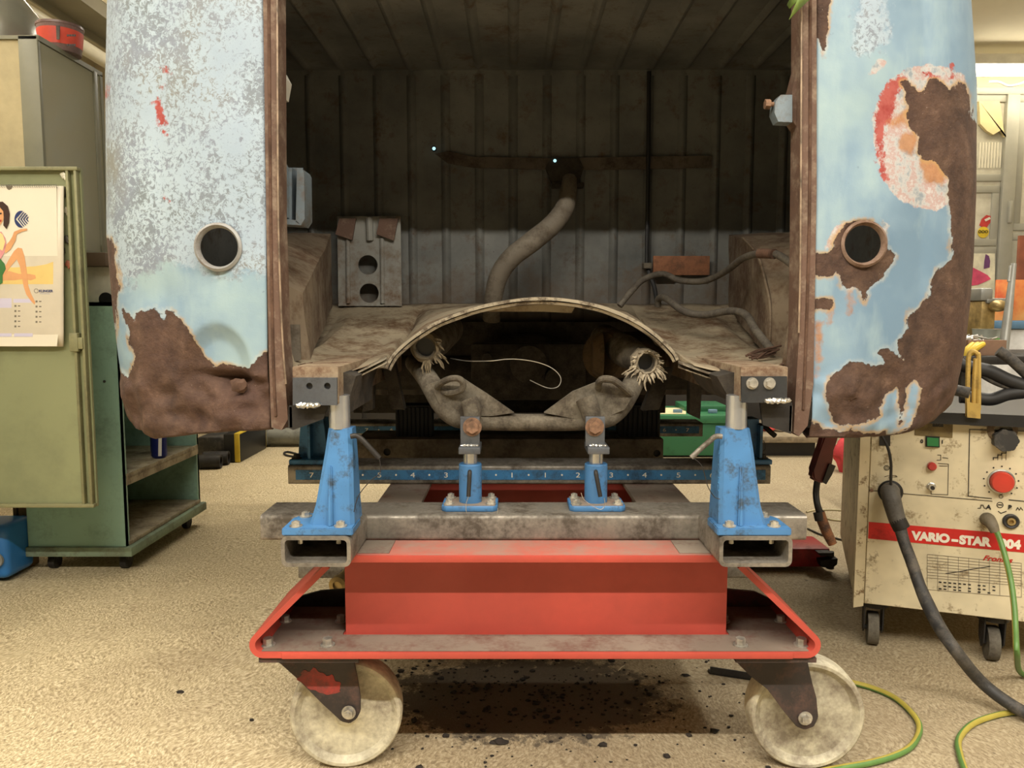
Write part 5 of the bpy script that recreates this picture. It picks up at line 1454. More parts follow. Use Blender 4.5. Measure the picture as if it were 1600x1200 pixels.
# casters
for k, u in enumerate((uL + 0.045, uL + WW - 0.22)):
    for dep in (0.05, DD - 0.06):
        cc = WP(u, dep, 0.0)
        cs = MB(); r = 0.040
        cs.cyl(cc + Vector((0, 0, r)) - WD*0.012, cc + Vector((0, 0, r)) + WD*0.012, r, n=32)
        w_ = build('caster', cs, grimy('grey_caster_tyre', (104, 98, 86), (70, 64, 56), 0.4, 0.7, 0, 20), weld)
        cf = MB(); zt_ = wz0
        for s in (-1, 1):
            a = cc + WD*0.019*s
            cf.prism([a + WN*0.030 + Vector((0, 0, zt_ - 0.004)), a - WN*0.030 + Vector((0, 0, zt_ - 0.004)), a - WN*0.024 + Vector((0, 0, 0.045)), a + Vector((0, 0, 0.028)), a + WN*0.024 + Vector((0, 0, 0.045))], WD*0.003*s)
        cf.cyl(cc + Vector((0, 0, zt_ - 0.016)), cc + Vector((0, 0, zt_)), 0.034, n=24)
        cf.cyl(cc + WD*0.023 + Vector((0, 0, r)), cc - WD*0.023 + Vector((0, 0, r)), 0.006, n=12)
        build('caster_fork', cf, M['dark_steel'], w_)

# cables that plug into the machine
plug = thing('welding_cable', 'thick grey-black welding hose plugged into the machine front and sweeping to the floor', 'welding cable', PW(1391, 768, 0.03))
build('plug', MB().tube([PW(1391, 768, 0.0), PW(1391, 770, 0.03), PW(1395, 788, 0.05), PW(1402, 812, 0.06), PW(1407, 822, 0.062)], [0.022, 0.021, 0.020, 0.0185, 0.017], 20), grimy('grey_rubber_plug', (98, 94, 88), (70, 66, 60), 0.4, 0.55, 0, 20, 0.1), plug)
build('ferrule', MB().tube([PW(1402, 812, 0.06), PW(1405, 818, 0.062), PW(1409, 826, 0.063)], 0.0185, 20, False), M['dark_steel'], plug)
hp_ = [PW(1406, 822, 0.062), PW(1412, 845, 0.08), PW(1425, 880, 0.11), PW(1437, 915, 0.14), PW(1450, 945, 0.17), PW(1468, 980, 0.21), PW(1492, 1015, 0.26)] + [PZ(1530, 1062, 0.06), PZ(1572, 1096, 0.03), PZ(1620, 1122, 0.016), PZ(1700, 1150, 0.016)]
build('hose', MB().tube(hp_, [0.0135, 0.0125, 0.0125, 0.0125, 0.0140, 0.0135, 0.0125, 0.0125, 0.0125, 0.0125, 0.0125], 18), M['hose_dark'], plug)
t = thing('control_cable', 'thin black cable curving down the left of the machine front', 'cable', PW(1391, 762, 0.03))
build('wire', MB().tube([PW(1374, 676, 0.05), PW(1382, 688, 0.05), PW(1388, 702, 0.05), PW(1392, 722, 0.045), PW(1392, 745, 0.04), PW(1392, 766, 0.03)], 0.0032, 10), M['black'], t)
t = thing('earth_cable', 'green and yellow striped cable hanging from the grey plug on the machine', 'cable', PW(1547, 808, 0.02))
M['wire_green'] = plain('wire_green', (92, 130, 66), 0.45, 0, 0.1, 20)
M['wire_yellow'] = plain('wire_yellow', (172, 158, 70), 0.45, 0, 0.08, 20)
def gy_wire(pts, r, par, rate=1.1):
    build('wire', MB().tube(pts, r, 14), M['wire_green'], par)
    q = []
    for i in range(len(pts) - 1):
        for k in range(4):
            p = Vector(pts[i]).lerp(Vector(pts[i+1]), k/4); q.append(p)
    m = MB(); m.tube(pts, r, 14)
    # the yellow stripe: the same tube, only the faces on its outer side, lifted a hair
    m.bm.faces.ensure_lookup_table()
    fs = [f for i, f in enumerate(m.bm.faces) if (i % 14) not in (1, 2, 3, 4)]
    bmesh.ops.delete(m.bm, geom=fs, context='FACES')
    m.bm.normal_update()
    for v in m.bm.verts:
        n = sum((f.normal for f in v.link_faces), Vector()) ; v.co += n.normalized()*0.0004
    st_ = build('yellow_stripe', m, M['wire_yellow'], par)
build('plug', MB().tube([PW(1542, 811, 0.0), PW(1545, 813, 0.02), PW(1551, 822, 0.035), PW(1555, 832, 0.04)], [0.0155, 0.0145, 0.012, 0.009], 18), grimy('dusty_plug', (120, 110, 92), (84, 76, 62), 0.4, 0.6, 0, 20), t)
gy_wire([PW(1555, 826, 0.04), PW(1563, 845, 0.05), PW(1572, 875, 0.07), PW(1580, 910, 0.09), PW(1585, 950, 0.12), PW(1587, 985, 0.15), PW(1589, 1020, 0.18), PZ(1596, 1052, 0.015), PZ(1640, 1070, 0.007)], 0.0058, t)
t = thing('earth_cable', 'green cable arcing on the floor beside the right cream wheel', 'cable', PZ(1437, 1130, 0))
gy_wire([PZ(1296, 1060, 0.006), PZ(1328, 1066, 0.006), PZ(1365, 1076, 0.006), PZ(1400, 1092, 0.006), PZ(1428, 1118, 0.006), PZ(1437, 1140, 0.006), PZ(1425, 1165, 0.006), PZ(1400, 1180, 0.006), PZ(1360, 1192, 0.006), PZ(1310, 1201, 0.006), PZ(1250, 1212, 0.006)], 0.0058, t)
t = thing('earth_cable', 'green cable loop at the bottom right corner of the floor', 'cable', PZ(1500, 1160, 0))
gy_wire([PZ(1640, 1100, 0.006), PZ(1600, 1110, 0.006), PZ(1555, 1118, 0.006), PZ(1518, 1132, 0.006), PZ(1498, 1155, 0.006), PZ(1500, 1180, 0.006), PZ(1512, 1215, 0.006)], 0.0058, t)

# welding torch hanging behind the right corner
Yt = 1.62
t = thing('welding_torch', 'dark red and black welding torch with copper nozzle hanging below the right corner', 'welding torch', P(1290, 680, Yt))
b = MB(); b.prism([P(x, y, Yt) for x, y in ((1290, 672), (1314, 672), (1306, 700), (1297, 718), (1303, 728), (1296, 742), (1290, 756), (1277, 754), (1269, 749), (1272, 735), (1282, 705))], (0, 0.03, 0))
bmesh.ops.bevel(b.bm, geom=b.bm.edges[:], offset=0.005, segments=3, affect='EDGES')
build('grip', b, plain('dark_red_grip', (92, 36, 32), 0.45, 0, 0.15, 20), t)
b = MB(); b.prism([P(x, y, Yt - 0.006) for x, y in ((1296, 725), (1306, 728), (1300, 742), (1291, 757), (1286, 752))], (0, 0.036, 0)); build('trigger', b, M['black'], t)
build('swan_neck', MB().tube([P(1277, 752, Yt + 0.015), P(1275, 770, Yt + 0.01), P(1277, 788, Yt), P(1282, 804, Yt - 0.005)], [0.0068, 0.0068, 0.0068, 0.0078], 16), M['black'], t)
build('nozzle', MB().tube([P(1281, 800, Yt - 0.005), P(1284, 812, Yt - 0.008), P(1292, 832, Yt - 0.012), P(1301, 850, Yt - 0.016)], [0.010, 0.0112, 0.0112, 0.0095], 20, False), grimy('sooty_copper', (142, 98, 70), (66, 48, 40), 0.5, 0.4, 0.6, 40), t)
build('nozzle_collar', MB().tube([P(1279, 800, Yt - 0.004), P(1282, 813, Yt - 0.008)], 0.0115, 18, False), M['dark_steel'], t)
build('hose', MB().tube([P(1300, 676, Yt + 0.015), P(1312, 650, Yt + 0.03), P(1340, 620, Yt + 0.05), P(1400, 600, Yt + 0.06), P(1470, 606, 1.66), P(1515, 614, 1.63)], 0.012, 14), M['hose_dark'], t)
t = thing('thin_hose', 'pale thin wire loops lying on the floor behind the torch', 'wire', PZ(1300, 800, 0))
build('wire', MB().tube([PZ(1260, 800, 0.004), PZ(1275, 797, 0.004), PZ(1310, 797, 0.004), PZ(1345, 803, 0.004), PZ(1340, 813, 0.004), PZ(1300, 812, 0.004), PZ(1272, 802, 0.004)], 0.0035, 8), plain('pale_wire', (190, 178, 140), 0.5), t)
build('wire', MB().tube([PZ(1262, 826, 0.004), PZ(1285, 836, 0.004), PZ(1310, 842, 0.004), PZ(1345, 852, 0.004)], 0.0035, 8), M['hose_dark'], t)

# red jack foot on the floor
p0, p1 = PZ(1130, 892, 0.0), PZ(1294, 888, 0.0)
t = thing('floor_jack', 'low red steel beam with a black toe bracket on the floor behind the cart', 'jack', ((p0.x+p1.x)/2, 2.42, 0))
jx0, jx1 = P(1120, 870, 2.36).x, P(1302, 870, 2.36).x
build('beam', MB().bx(jx0, jx1 - 0.01, 2.36, 2.50, 0.015, zy(857, 2.36), 0.006), grimy('dark_red_beam', (150, 34, 36), (96, 36, 34), 0.4, 0.4, 0, 10, 0), t)
b = MB(); b.prism([P(x, y, 2.33) for x, y in ((1279, 864), (1300, 864), (1303, 869), (1283, 869))], (0, 0.12, 0)); b.prism([P(x, y, 2.33) for x, y in ((1281, 876), (1309, 873), (1308, 882), (1300, 888), (1284, 886))], (0, 0.14, 0)); b.cyl(P(1297, 862, 2.36), P(1297, 888, 2.36), 0.012)
build('toe_bracket', b, M['dark_steel'], t)

# clutter above and behind the machine
zt_ = wz1 + 0.026
t = thing('cable_bundle', 'thick black cables looped over the top of the welding machine', 'cables', PW(1560, 620, -0.2))
for pts, r in (([(1490, 566), (1515, 574), (1545, 580), (1575, 594), (1610, 606)], 0.0155), ([(1500, 620), (1525, 622), (1550, 624), (1575, 616), (1610, 612)], 0.0145), ([(1560, 548), (1580, 562), (1610, 590)], 0.012), ([(1505, 560), (1540, 590), (1580, 606), (1610, 600)], 0.006)):
    b = MB(); b.tube([PW(x, y, -0.03) for x, y in pts], r, 14); build('cable', b, M['black_rubber'] if r > 0.013 else M['hose_dark'], t)
t = thing('clamp', 'brass coloured hook clamped on the black top edge of the welding machine', 'clamp', PW(1520, 630, 0.03))
b = MB()
for dx in (0, 13):
    b.tube([PW(1512 + dx*0.7, 650, 0.034), PW(1512 + dx*0.8, 600, 0.036), PW(1513 + dx*0.9, 560, 0.036)], 0.005, 8)
b.tube([PW(1513, 562, 0.036), PW(1515, 552, 0.036), PW(1521, 549, 0.036), PW(1527, 553, 0.036), PW(1529, 562, 0.036), PW(1529, 640, 0.036)], 0.005, 8)
b.prism([PW(1509, 628, 0.031), PW(1530, 630, 0.031), PW(1530, 653, 0.031), PW(1509, 651, 0.031)], WN*0.014)
build('hook', b, grimy('yellow_brass_paint', (190, 160, 88), (130, 106, 60), 0.3, 0.5, 0.2, 30), t)
# work bench behind with its things
bench = thing('work_bench', 'grey work bench behind the welding machine, mostly hidden', 'bench', (2.2, 3.0, 0))
bz = zy(556, 2.75)
build('bench_top', MB().bx(1.58, 3.4, 2.72, 3.25, bz - 0.03, bz, 0.004), M['dark_steel'], bench)
for x, y in ((1.62, 2.76), (1.62, 3.2), (3.3, 2.76), (3.3, 3.2)):
    build('leg', MB().bx(x, x + 0.04, y, y + 0.04, 0, bz - 0.03), M['dark_steel'], bench)
build('shelf', MB().bx(1.62, 3.35, 2.76, 3.2, 0.25, 0.27), M['dark_steel'], bench)
t = thing('parts_tray', 'shallow brown tray heaped with metal bits behind the machine', 'tray', P(1545, 554, 2.8))
tm = plain('brown_tray', (140, 110, 90), 0.6)
xa, xb, z0 = P(1508, 540, 2.8).x, P(1567, 540, 2.8).x, bz
b = MB(); b.bx(xa, xb, 2.78, 2.80, z0, z0 + 0.055); b.bx(xa, xb, 3.0, 3.02, z0, z0 + 0.055); b.bx(xa, xa + 0.01, 2.8, 3.0, z0, z0 + 0.055); b.bx(xb - 0.01, xb, 2.8, 3.0, z0, z0 + 0.055); b.bx(xa, xb, 2.78, 3.02, z0, z0 + 0.006)
build('tray', b, tm, t)
random.seed(5); b = MB()
for i in range(60):
    c = Vector((random.uniform(xa + 0.015, xb - 0.015), random.uniform(2.81, 2.99), z0 + 0.04 + random.uniform(0, 0.02)))
    b.cyl(c, c + Vector((random.uniform(-.04, .04), random.uniform(-.03, .03), random.uniform(-.006, .012))), random.uniform(0.003, 0.006), n=6)
bits = build('metal_bits', b, M['steel_bright'], t); bits['kind'] = 'stuff'
t = thing('plastic_tub', 'clear tub with a green label standing on the bench', 'tub', P(1543, 528, 3.0))
c = P(1543, 530, 3.08); c.z = bz
build('tub', MB().lathe(c, (0, 0, 1), [(0, 0), (0.05, 0), (0.055, 0.085), (0.058, 0.09), (0, 0.09)], 28), plain('clear_tub', (190, 196, 186), 0.2), t)
build('label', MB().lathe(c, (0, 0, 1), [(0.0525, 0.018), (0.0555, 0.055)], 28), plain('green_label', (118, 182, 100), 0.5), t)
t = thing('bench_vise', 'small worn brass-coloured vise on the bench below the pink poster', 'vise', P(1532, 500, 3.1))
c = P(1532, 500, 3.15); c.z = bz
b = MB(); b.cyl(c, c + Vector((0, 0, 0.05)), 0.05, 0.035); b.bx(c.x - 0.03, c.x + 0.03, c.y - 0.05, c.y + 0.05, bz + 0.05, zy(470, 3.1), 0.008); b.sph((c.x + 0.03, c.y - 0.06, zy(478, 3.1)), 0.03, (1.2, 1, 0.8))
build('body', b, M['brass'], t)
build('jaw', MB().bx(c.x - 0.015, c.x + 0.09, c.y - 0.06, c.y + 0.02, zy(474, 3.1), zy(466, 3.1), 0.005).bx(c.x - 0.04, c.x + 0.01, c.y - 0.06, c.y + 0.05, zy(470, 3.1), zy(450, 3.1), 0.008), M['light_metal'], t)
t = thing('metal_rod', 'upright grey metal rod leaning beside the orange painting', 'rod', P(1568, 545, 2.9))
build('rod', MB().tube([P(1568, 548, 2.93), P(1574, 500, 2.95), P(1584, 412, 3.0)], [0.017, 0.016, 0.010], 14, False).tube([P(1579, 415, 2.98), P(1576, 440, 2.97)], 0.006, 8, False), M['light_metal'], t)
t = thing('gloves', 'yellow rubber work gloves lying over the parts tray', 'gloves', P(1522, 545, 2.75))
b = MB(); random.seed(8)
for k in range(5):
    b.tube([P(1498 + k*2, 562 - k, 2.77), P(1510 + k*3, 549 - k, 2.755), P(1521 + k*4, 537 + (k % 2)*3, 2.765)], [0.018, 0.014, 0.009], 10)
build('glove', b, plain('yellow_rubber', (206, 176, 60), 0.5), t)
t = thing('chest_freezer', 'white appliance with a blue top edge behind the bench', 'appliance', (3.3, 4.6, 0))
fx = P(1562, 520, 4.3).x
build('cabinet', MB().bx(fx, 4.0, 4.3, 4.9, 0.01, zy(514, 4.3), 0.01), plain('white_enamel', (206, 206, 204), 0.4), t)
build('lid', MB().bx(fx - 0.02, 4.02, 4.28, 4.92, zy(514, 4.3), zy(501, 4.3), 0.008), plain('blue_grey_lid', (84, 118, 146), 0.5), t)
t = thing('painting', 'small orange painting with a dark standing shape, propped on the white appliance', 'painting', P(1585, 500, 4.45))
pz0 = zy(501, 4.3); pz1 = zy(437, 4.4)
build('canvas', MB().bx(P(1557, 470, 4.4).x, P(1625, 470, 4.4).x, 4.4, 4.42, pz0, pz1, 0.002), None or (lambda m: (m.col(m.ramp(m.noise(4, 5, 0.6), [(0.3, (196, 84, 50)), (0.5, (226, 150, 84)), (0.75, (238, 190, 120))])), m.m)[1])(NT('orange_canvas', 0.6)), t)
build('figure', MB().prism([P(x, y, 4.398) for x, y in ((1579, 470), (1583, 470), (1583, 482), (1580, 498), (1577, 498), (1577, 480))], (0, -0.003, 0)), plain('dark_figure', (90, 56, 44), 0.6), t)
single('brown_board', MB().bx(P(1592, 400, 4.5).x, 3.75, 4.5, 4.52, pz0, zy(368, 4.5)), plain('brown_board', (134, 78, 56), 0.6), 'dark reddish brown board standing behind the orange painting', 'board', (3.5, 4.51, pz0))

# ---------------------------------------------------------------- things far behind, under the van
gtm = grimy('green_enamel', (52, 112, 76), (40, 84, 58), 0.25, 0.4, 0, 8, 0, soft=0.1)
t = thing('tool_chest', 'green metal tool chest on the floor far behind the right stand', 'tool chest', (1.05, 4.5, 0))
gx = (P(1028, 690, 4.3).x, P(1147, 690, 4.3).x); zc = zy(648, 4.3)
build('body', MB().bx(gx[0], gx[1], 4.3, 4.7, 0.01, zc - 0.05, 0.006), gtm, t)
build('lid', MB().bx(gx[0] - 0.01, gx[1] + 0.01, 4.28, 4.72, zc - 0.048, zc, 0.006), gtm, t)
build('upper_box', MB().bx(P(1072, 640, 4.4).x, gx[1], 4.45, 4.7, zc, zy(634, 4.45), 0.004), gtm, t)
b = MB()
for px in (1060, 1115): b.bx(P(px - 7, 640, 4.35).x, P(px + 7, 640, 4.35).x, 4.36, 4.38, zc, zc + 0.022, 0.004)
build('catch', b, plain('blue_catch', (110, 140, 160), 0.5), t)
single('paper_sheet', MB().prism([Vector((gx[0] + 0.01, 4.32, zc)), Vector((gx[0] + 0.16, 4.32, zc)), Vector((gx[0] + 0.22, 4.6, zc)), Vector((gx[0] + 0.04, 4.6, zc))], (0, 0, 0.003)), plain('cream_paper', (222, 208, 164), 0.7), 'cream sheet of paper on the green tool chest', 'paper', (gx[0] + 0.1, 4.45, zc))
t = thing('low_ramp', 'low grey steel platform on the floor at the far right', 'platform', (1.9, 4.5, 0))
build('deck', MB().bx(P(1150, 690, 4.3).x, P(1290, 690, 4.3).x, 4.3, 5.0, zy(692, 4.3), zy(682, 4.3), 0.004), grimy('worn_deck', (150, 136, 112), (90, 80, 66), 0.4, 0.6, 0.1, 6), t)
build('skirt', MB().bx(P(1160, 690, 4.35).x, P(1275, 690, 4.35).x, 4.36, 4.9, 0.0, zy(692, 4.3), 0.0), M['black'], t)
for k, (x0_, x1_, c_, lab) in enumerate(((1195, 1206, (200, 70, 60), 'red and white rag on the low grey platform, nearest the stand'), (1212, 1226, (214, 206, 190), 'crumpled white rag on the low grey platform'), (1310, 1346, (196, 60, 66), 'red cloth heap on the floor left of the welding machine'))):
    Yq = 4.5 if k < 2 else 3.9
    a, c2 = P(x0_, 690, Yq), P(x1_, 690, Yq); zq = zy(682, 4.3) if k < 2 else 0.0
    hgt = 0.035 if k < 2 else zy(684, Yq)*1.0
    b = MB(); b.ico(((a.x+c2.x)/2, Yq, zq + hgt*0.5), (c2.x-a.x)/2 + 0.02, (1, 0.8, hgt/(c2.x-a.x+0.04)*1.05), k, 0.35, 3)
    single('rag', b, plain('rag_cloth_%s' % 'abc'[k], c_, 0.8, 0, 0.15, 20), lab, 'rag', ((a.x+c2.x)/2, Yq, zq))
t = thing('storage_bench', 'long dark bench cabinet along the far wall, seen under the van', 'cabinet', (-0.1, 5.4, 0))
dk = plain('dark_bench', (46, 42, 38), 0.7, 0, 0.15, 4)
build('body', MB().bx(-2.7, 2.4, 5.15, 5.6, 0.08, 0.82), dk, t)
for k in range(6): build('cabinet_door', MB().bx(-2.68 + 0.85*k, -1.86 + 0.85*k, 5.13, 5.15, 0.1, 0.78, 0.004), dk, t)
build('plinth', MB().bx(-2.68, 2.38, 5.2, 5.58, 0.0, 0.08), M['black'], t)
# cases and tubes at the left
t = thing('equipment_case', 'black case with a yellow edge band on the floor beyond the green cabinet', 'case', PZ(365, 722, 0))
xa, xb = P(349, 700, 4.15).x, P(378, 700, 4.15).x
build('body', MB().bx(xa, xb - 0.01, 4.15, 4.6, 0.0, zy(678, 4.15), 0.008), M['black'], t)
build('edge_band', MB().bx(xb - 0.04, xb - 0.012, 4.145, 4.605, 0.002, zy(677, 4.15), 0.004), plain('yellow_band', (206, 176, 50), 0.5), t)
t = thing('equipment_case', 'second black case with grey corner trim just behind the yellow banded one', 'case', PZ(380, 712, 0))
xa2 = P(372, 700, 4.7).x
build('body', MB().bx(xa2, xa2 + 0.10, 4.7, 5.0, 0.0, zy(668, 4.7), 0.006), M['black'], t)
build('trim', MB().bx(xa2 + 0.10, xa2 + 0.115, 4.695, 5.0, 0.0, zy(667, 4.7), 0.003), M['light_metal'], t)
t = thing('equipment_case', 'low black case beside the yellow banded case', 'case', PZ(330, 715, 0))
build('body', MB().bx(P(306, 700, 4.2).x, xa - 0.01, 4.22, 4.55, 0.0, zy(684, 4.2), 0.01), M['hose_dark'], t)
for k, (px, py) in enumerate(((308, 722), (316, 714))):
    c = PZ(px, py, 0.045); c.z = 0.036 
    single('steel_tube', MB().lathe((P(px, py, 3.95 + 0.11*k).x, 3.98 + 0.10*k, 0.037), (1, 0.12, 0), [(0.0, 0), (0.037, 0), (0.037, 0.11 + 0.02*k), (0.026, 0.11 + 0.02*k), (0.026, 0.06), (0, 0.06)], 24), M['dark_steel'], ('nearest short dark steel tube on the floor beyond the green cabinet', 'short dark steel tube lying behind the nearest tube')[k], 'tube', (P(px, py, 3.95).x, 3.98 + 0.10*k, 0))
t = thing('gas_cylinder', 'grey cylinder lying on the floor behind the left stand', 'cylinder', PZ(435, 703, 0))
x0c, x1c = P(402, 690, 4.6).x, P(480, 690, 4.6).x
build('body', MB().lathe((x0c, 4.68, 0.062), (1, 0, 0), [(0, 0), (0.058, 0), (0.062, 0.01), (0.062, 0.05), (0.052, 0.052), (0.052, x1c - x0c + 0.2), (0, x1c - x0c + 0.2)], 32), grimy('grey_cylinder_paint', (128, 128, 118), (80, 78, 70), 0.4, 0.5, 0.1, 8), t)
single('floor_hose', MB().tube([PZ(470, 711, 0.006), PZ(450, 706, 0.006), PZ(444, 709, 0.006), PZ(456, 713, 0.006), PZ(500, 716, 0.006)], 0.006, 8), M['black_rubber'], 'thin black hose curled on the floor behind the left stand', 'hose', PZ(450, 708, 0))
# ---------------------------------------------------------------- left side cabinets
gm_ = grimy('green_grey_enamel', (148, 184, 166), (108, 130, 114), 0.3, 0.5, 0, 7, 0.05, soft=0.15)
gi_ = plain('green_interior', (84, 104, 88), 0.6, 0, 0.1, 6)
sh_ = grimy('worn_shelf', (176, 164, 138), (104, 92, 74), 0.45, 0.7, 0, 10, 0.1)
gx0_, gx1_ = P(45, 860, 2.35).x, P(199, 870, 2.35).x
gy0, gy1 = 2.35, 2.92
gtop = zy(472, 2.35)
g = thing('tool_cabinet', 'green open-sided metal cabinet with two shelves on small wheels', 'cabinet', ((gx0_+gx1_)/2, 2.63, 0))
zb0, zb1 = 0.055, 0.085
b = MB(); b.bx(gx0_, gx1_, gy0, gy0 + 0.012, zb1, gtop); b.bx(gx0_, gx1_, gy1 - 0.012, gy1, zb1, gtop); b.bx(gx0_, gx0_ + 0.012, gy0 + 0.012, gy1 - 0.012, zb1, gtop); b.bx(gx0_, gx1_, gy0, gy1, gtop - 0.012, gtop)
b.bx(gx1_ - 0.003, gx1_, gy0, gy0 + 0.02, zb1, gtop); b.bx(gx1_ - 0.003, gx1_, gy1 - 0.02, gy1, zb1, gtop)
b.bx(gx1_ - 0.012, gx1_, gy0 + 0.012, gy1 - 0.012, zy(560, 2.6), gtop - 0.012)
build('body', b, gm_, g)
build('base_frame', MB().bx(gx0_ - 0.004, gx1_ + 0.02, gy0 - 0.012, gy1 + 0.01, zb0, zb1, 0.003), grimy('pale_green_base', (128, 146, 122), (96, 92, 74), 0.4, 0.6, 0, 12, 0.1), g)
for z_ in (zy(742, 2.36) - 0.016, zb1):
    s_ = build('shelf', MB().bx(gx0_ + 0.012, gx1_ + 0.004, gy0 + 0.013, gy1 - 0.013, z_, z_ + 0.014, 0.002), sh_, g)
build('shelf_lip', MB().bx(gx1_, gx1_ + 0.004, gy0 + 0.013, gy1 - 0.013, zy(742, 2.36) - 0.034, zy(742, 2.36) + 0.002), sh_, g)
for x, y in ((gx0_ + 0.05, gy0 + 0.05), (gx1_ - 0.03, gy0 + 0.05), (gx0_ + 0.05, gy1 - 0.06), (gx1_ - 0.03, gy1 - 0.06)):
    build('caster', MB().cyl((x - 0.01, y, 0.024), (x + 0.01, y, 0.024), 0.024, n=20).bx(x - 0.014, x + 0.014, y - 0.014, y + 0.014, 0.035, zb0), M['dark_steel'], g)
build('rivet', MB().sph(P(163, 596, gy0 - 0.002), 0.004), M['dark_steel'], g)
zs_ = zy(742, 2.36) - 0.002
for k, (px, yy2) in enumerate(((268, 2.66), (276, 2.70))):
    x = gx1_ - 0.035
    x = xx(px, yy2, 0.35); x = min(x, gx1_ - 0.03)
    t = thing('drink_can', ('blue and silver drink can at the shelf edge of the green cabinet', 'second blue drink can tucked behind the first on the cabinet shelf')[k], 'can', (x - 0.045*k, yy2 + 0.05*k, zs_))
    c = Vector((x - 0.045*k, yy2 + 0.05*k, zs_))
    build('can', MB().lathe(c, (0, 0, 1), [(0, 0.0), (0.020, 0.0), (0.026, 0.008), (0.026, 0.118), (0.021, 0.126), (0, 0.124)], 28), plain('can_blue', (34, 44, 108), 0.3, 0.4, 0.1), t)
    build('silver_band', MB().prism([c + Vector((0.0262*math.cos(a), 0.0262*math.sin(a), h)) for a, h in ((-1.3, 0.01), (-0.9, 0.01), (-0.7, 0.11), (-1.1, 0.11))], Vector((0.001, -0.001, 0))), M['white_plastic'], t)

# locker with its open door and the calendar
lk = thing('locker', 'sage green steel locker door standing open with a calendar on it', 'locker', (-1.9, 1.9, 0))
sage = grimy('sage_enamel', (140, 144, 108), (114, 118, 88), 0.25, 0.45, 0, 3, 0.0, soft=0.2)
build('body', MB().bx(-2.3, -1.66, 1.62, 2.08, 0.05, 1.25, 0.004), sage, lk)
build('foot', MB().bx(-2.28, -1.68, 1.64, 2.06, 0.0, 0.05), M['dark_steel'], lk)
Yd = 2.10
dR = P(126, 500, Yd)
dzb, dzt = zy(791, Yd), zy(262, Yd)
dx1 = P(126, 262, Yd).x; dx1b = P(152, 791, Yd).x; dx1 = (dx1 + dx1b)/2
dr = build('door', MB().bx(-1.70, dx1, Yd, Yd + 0.008, dzb, dzt), sage, lk)
ed_ = grimy('door_edge', (138, 136, 100), (108, 104, 78), 0.4, 0.5, 0, 10, 0.05)
b = MB()
for x_ in (dx1 - 0.012, dx1 - 0.034): b.bx(x_, x_ + 0.008, Yd - 0.016, Yd, dzb + 0.004, dzt - 0.004, 0.002)
b.bx(-1.70, dx1, Yd - 0.018, Yd, dzt - 0.010, dzt, 0.002); b.bx(-1.70, dx1, Yd - 0.018, Yd, dzb, dzb + 0.010, 0.002)
build('rim', b, ed_, dr)
b = MB(); b.tube([(P(108, 300, Yd - 0.01).x, Yd - 0.012, zy(285, Yd)), (P(108, 300, Yd).x + 0.003, Yd - 0.012, zy(520, Yd))], 0.004, 8, False); build('lock_bar', b, ed_, dr)
b = MB(); lx = P(126, 535, Yd).x; b.bx(lx - 0.02, lx + 0.004, Yd - 0.022, Yd, zy(549, Yd), zy(520, Yd), 0.003); b.bx(lx + 0.002, lx + 0.016, Yd - 0.02, Yd - 0.012, zy(545, Yd), zy(527, Yd), 0.002)
build('lock', b, ed_, dr)
build('hinge', MB().cyl((-1.68, Yd + 0.0, 0.5), (-1.68, Yd + 0.0, 0.56), 0.008).cyl((-1.68, Yd, 1.0), (-1.68, Yd, 1.06), 0.008), ed_, lk)

cal = thing('wall_calendar', 'spiral-bound pin-up calendar with a seated woman, hung on the sage green door', 'calendar', P(50, 540, Yd - 0.02))
Yc = Yd - 0.024
paper = plain('calendar_paper', (232, 224, 204), 0.6, 0, 0.02, 3)
def cal_flat(name, pix, col, lay, th=0.0004):
    return build(name, MB().prism([P(x, y, Yc - 0.0006*lay) for x, y in pix], (0, th, 0)), col if not isinstance(col, tuple) else plain(name + '_ink', col, 0.6, 0, 0.04), cal, smooth=0)
b = MB(); b.strip([[P(x, y, Yc + dy_) for y, dy_ in ((291, 0.006), (400, 0.004), (520, 0.003), (541, 0.012))] for x in (-60, 20, 94, 100)])
o_ = build('lower_pages', b, plain('page_edges', (214, 204, 184), 0.6, 0, 0.03), cal); o_.modifiers.new('Solidify', 'SOLIDIFY').thickness = 0.004
build('sheet', MB().prism([P(x, y, Yc) for x, y in ((-60, 292), (88, 290), (90, 400), (93, 500), (89, 541), (-60, 541))], (0, 0.001, 0)), paper, cal, smooth=0)
b = MB()
for k in range(44):
    px = -58 + k*3.4
    b.lathe(P(px, 290.5, Yc - 0.001), (1, 0, 0), [(0.0035, 0), (0.0045, 0.0008), (0.0035, 0.0016)], 8)
build('spiral', b, M['steel_bright'], cal)
cal_flat('hook_cutout', ((9, 290), (20, 290), (18, 295), (14, 297), (11, 295)), (120, 110, 90), 1)
cal_flat('sand_print', ((-60, 412), (-10, 414), (20, 418), (55, 416), (72, 413), (83, 409), (83, 444), (-60, 444)), (230, 200, 124), 1)
sk = plain('printed_skin', (224, 164, 112), 0.6, 0, 0.05, 14)
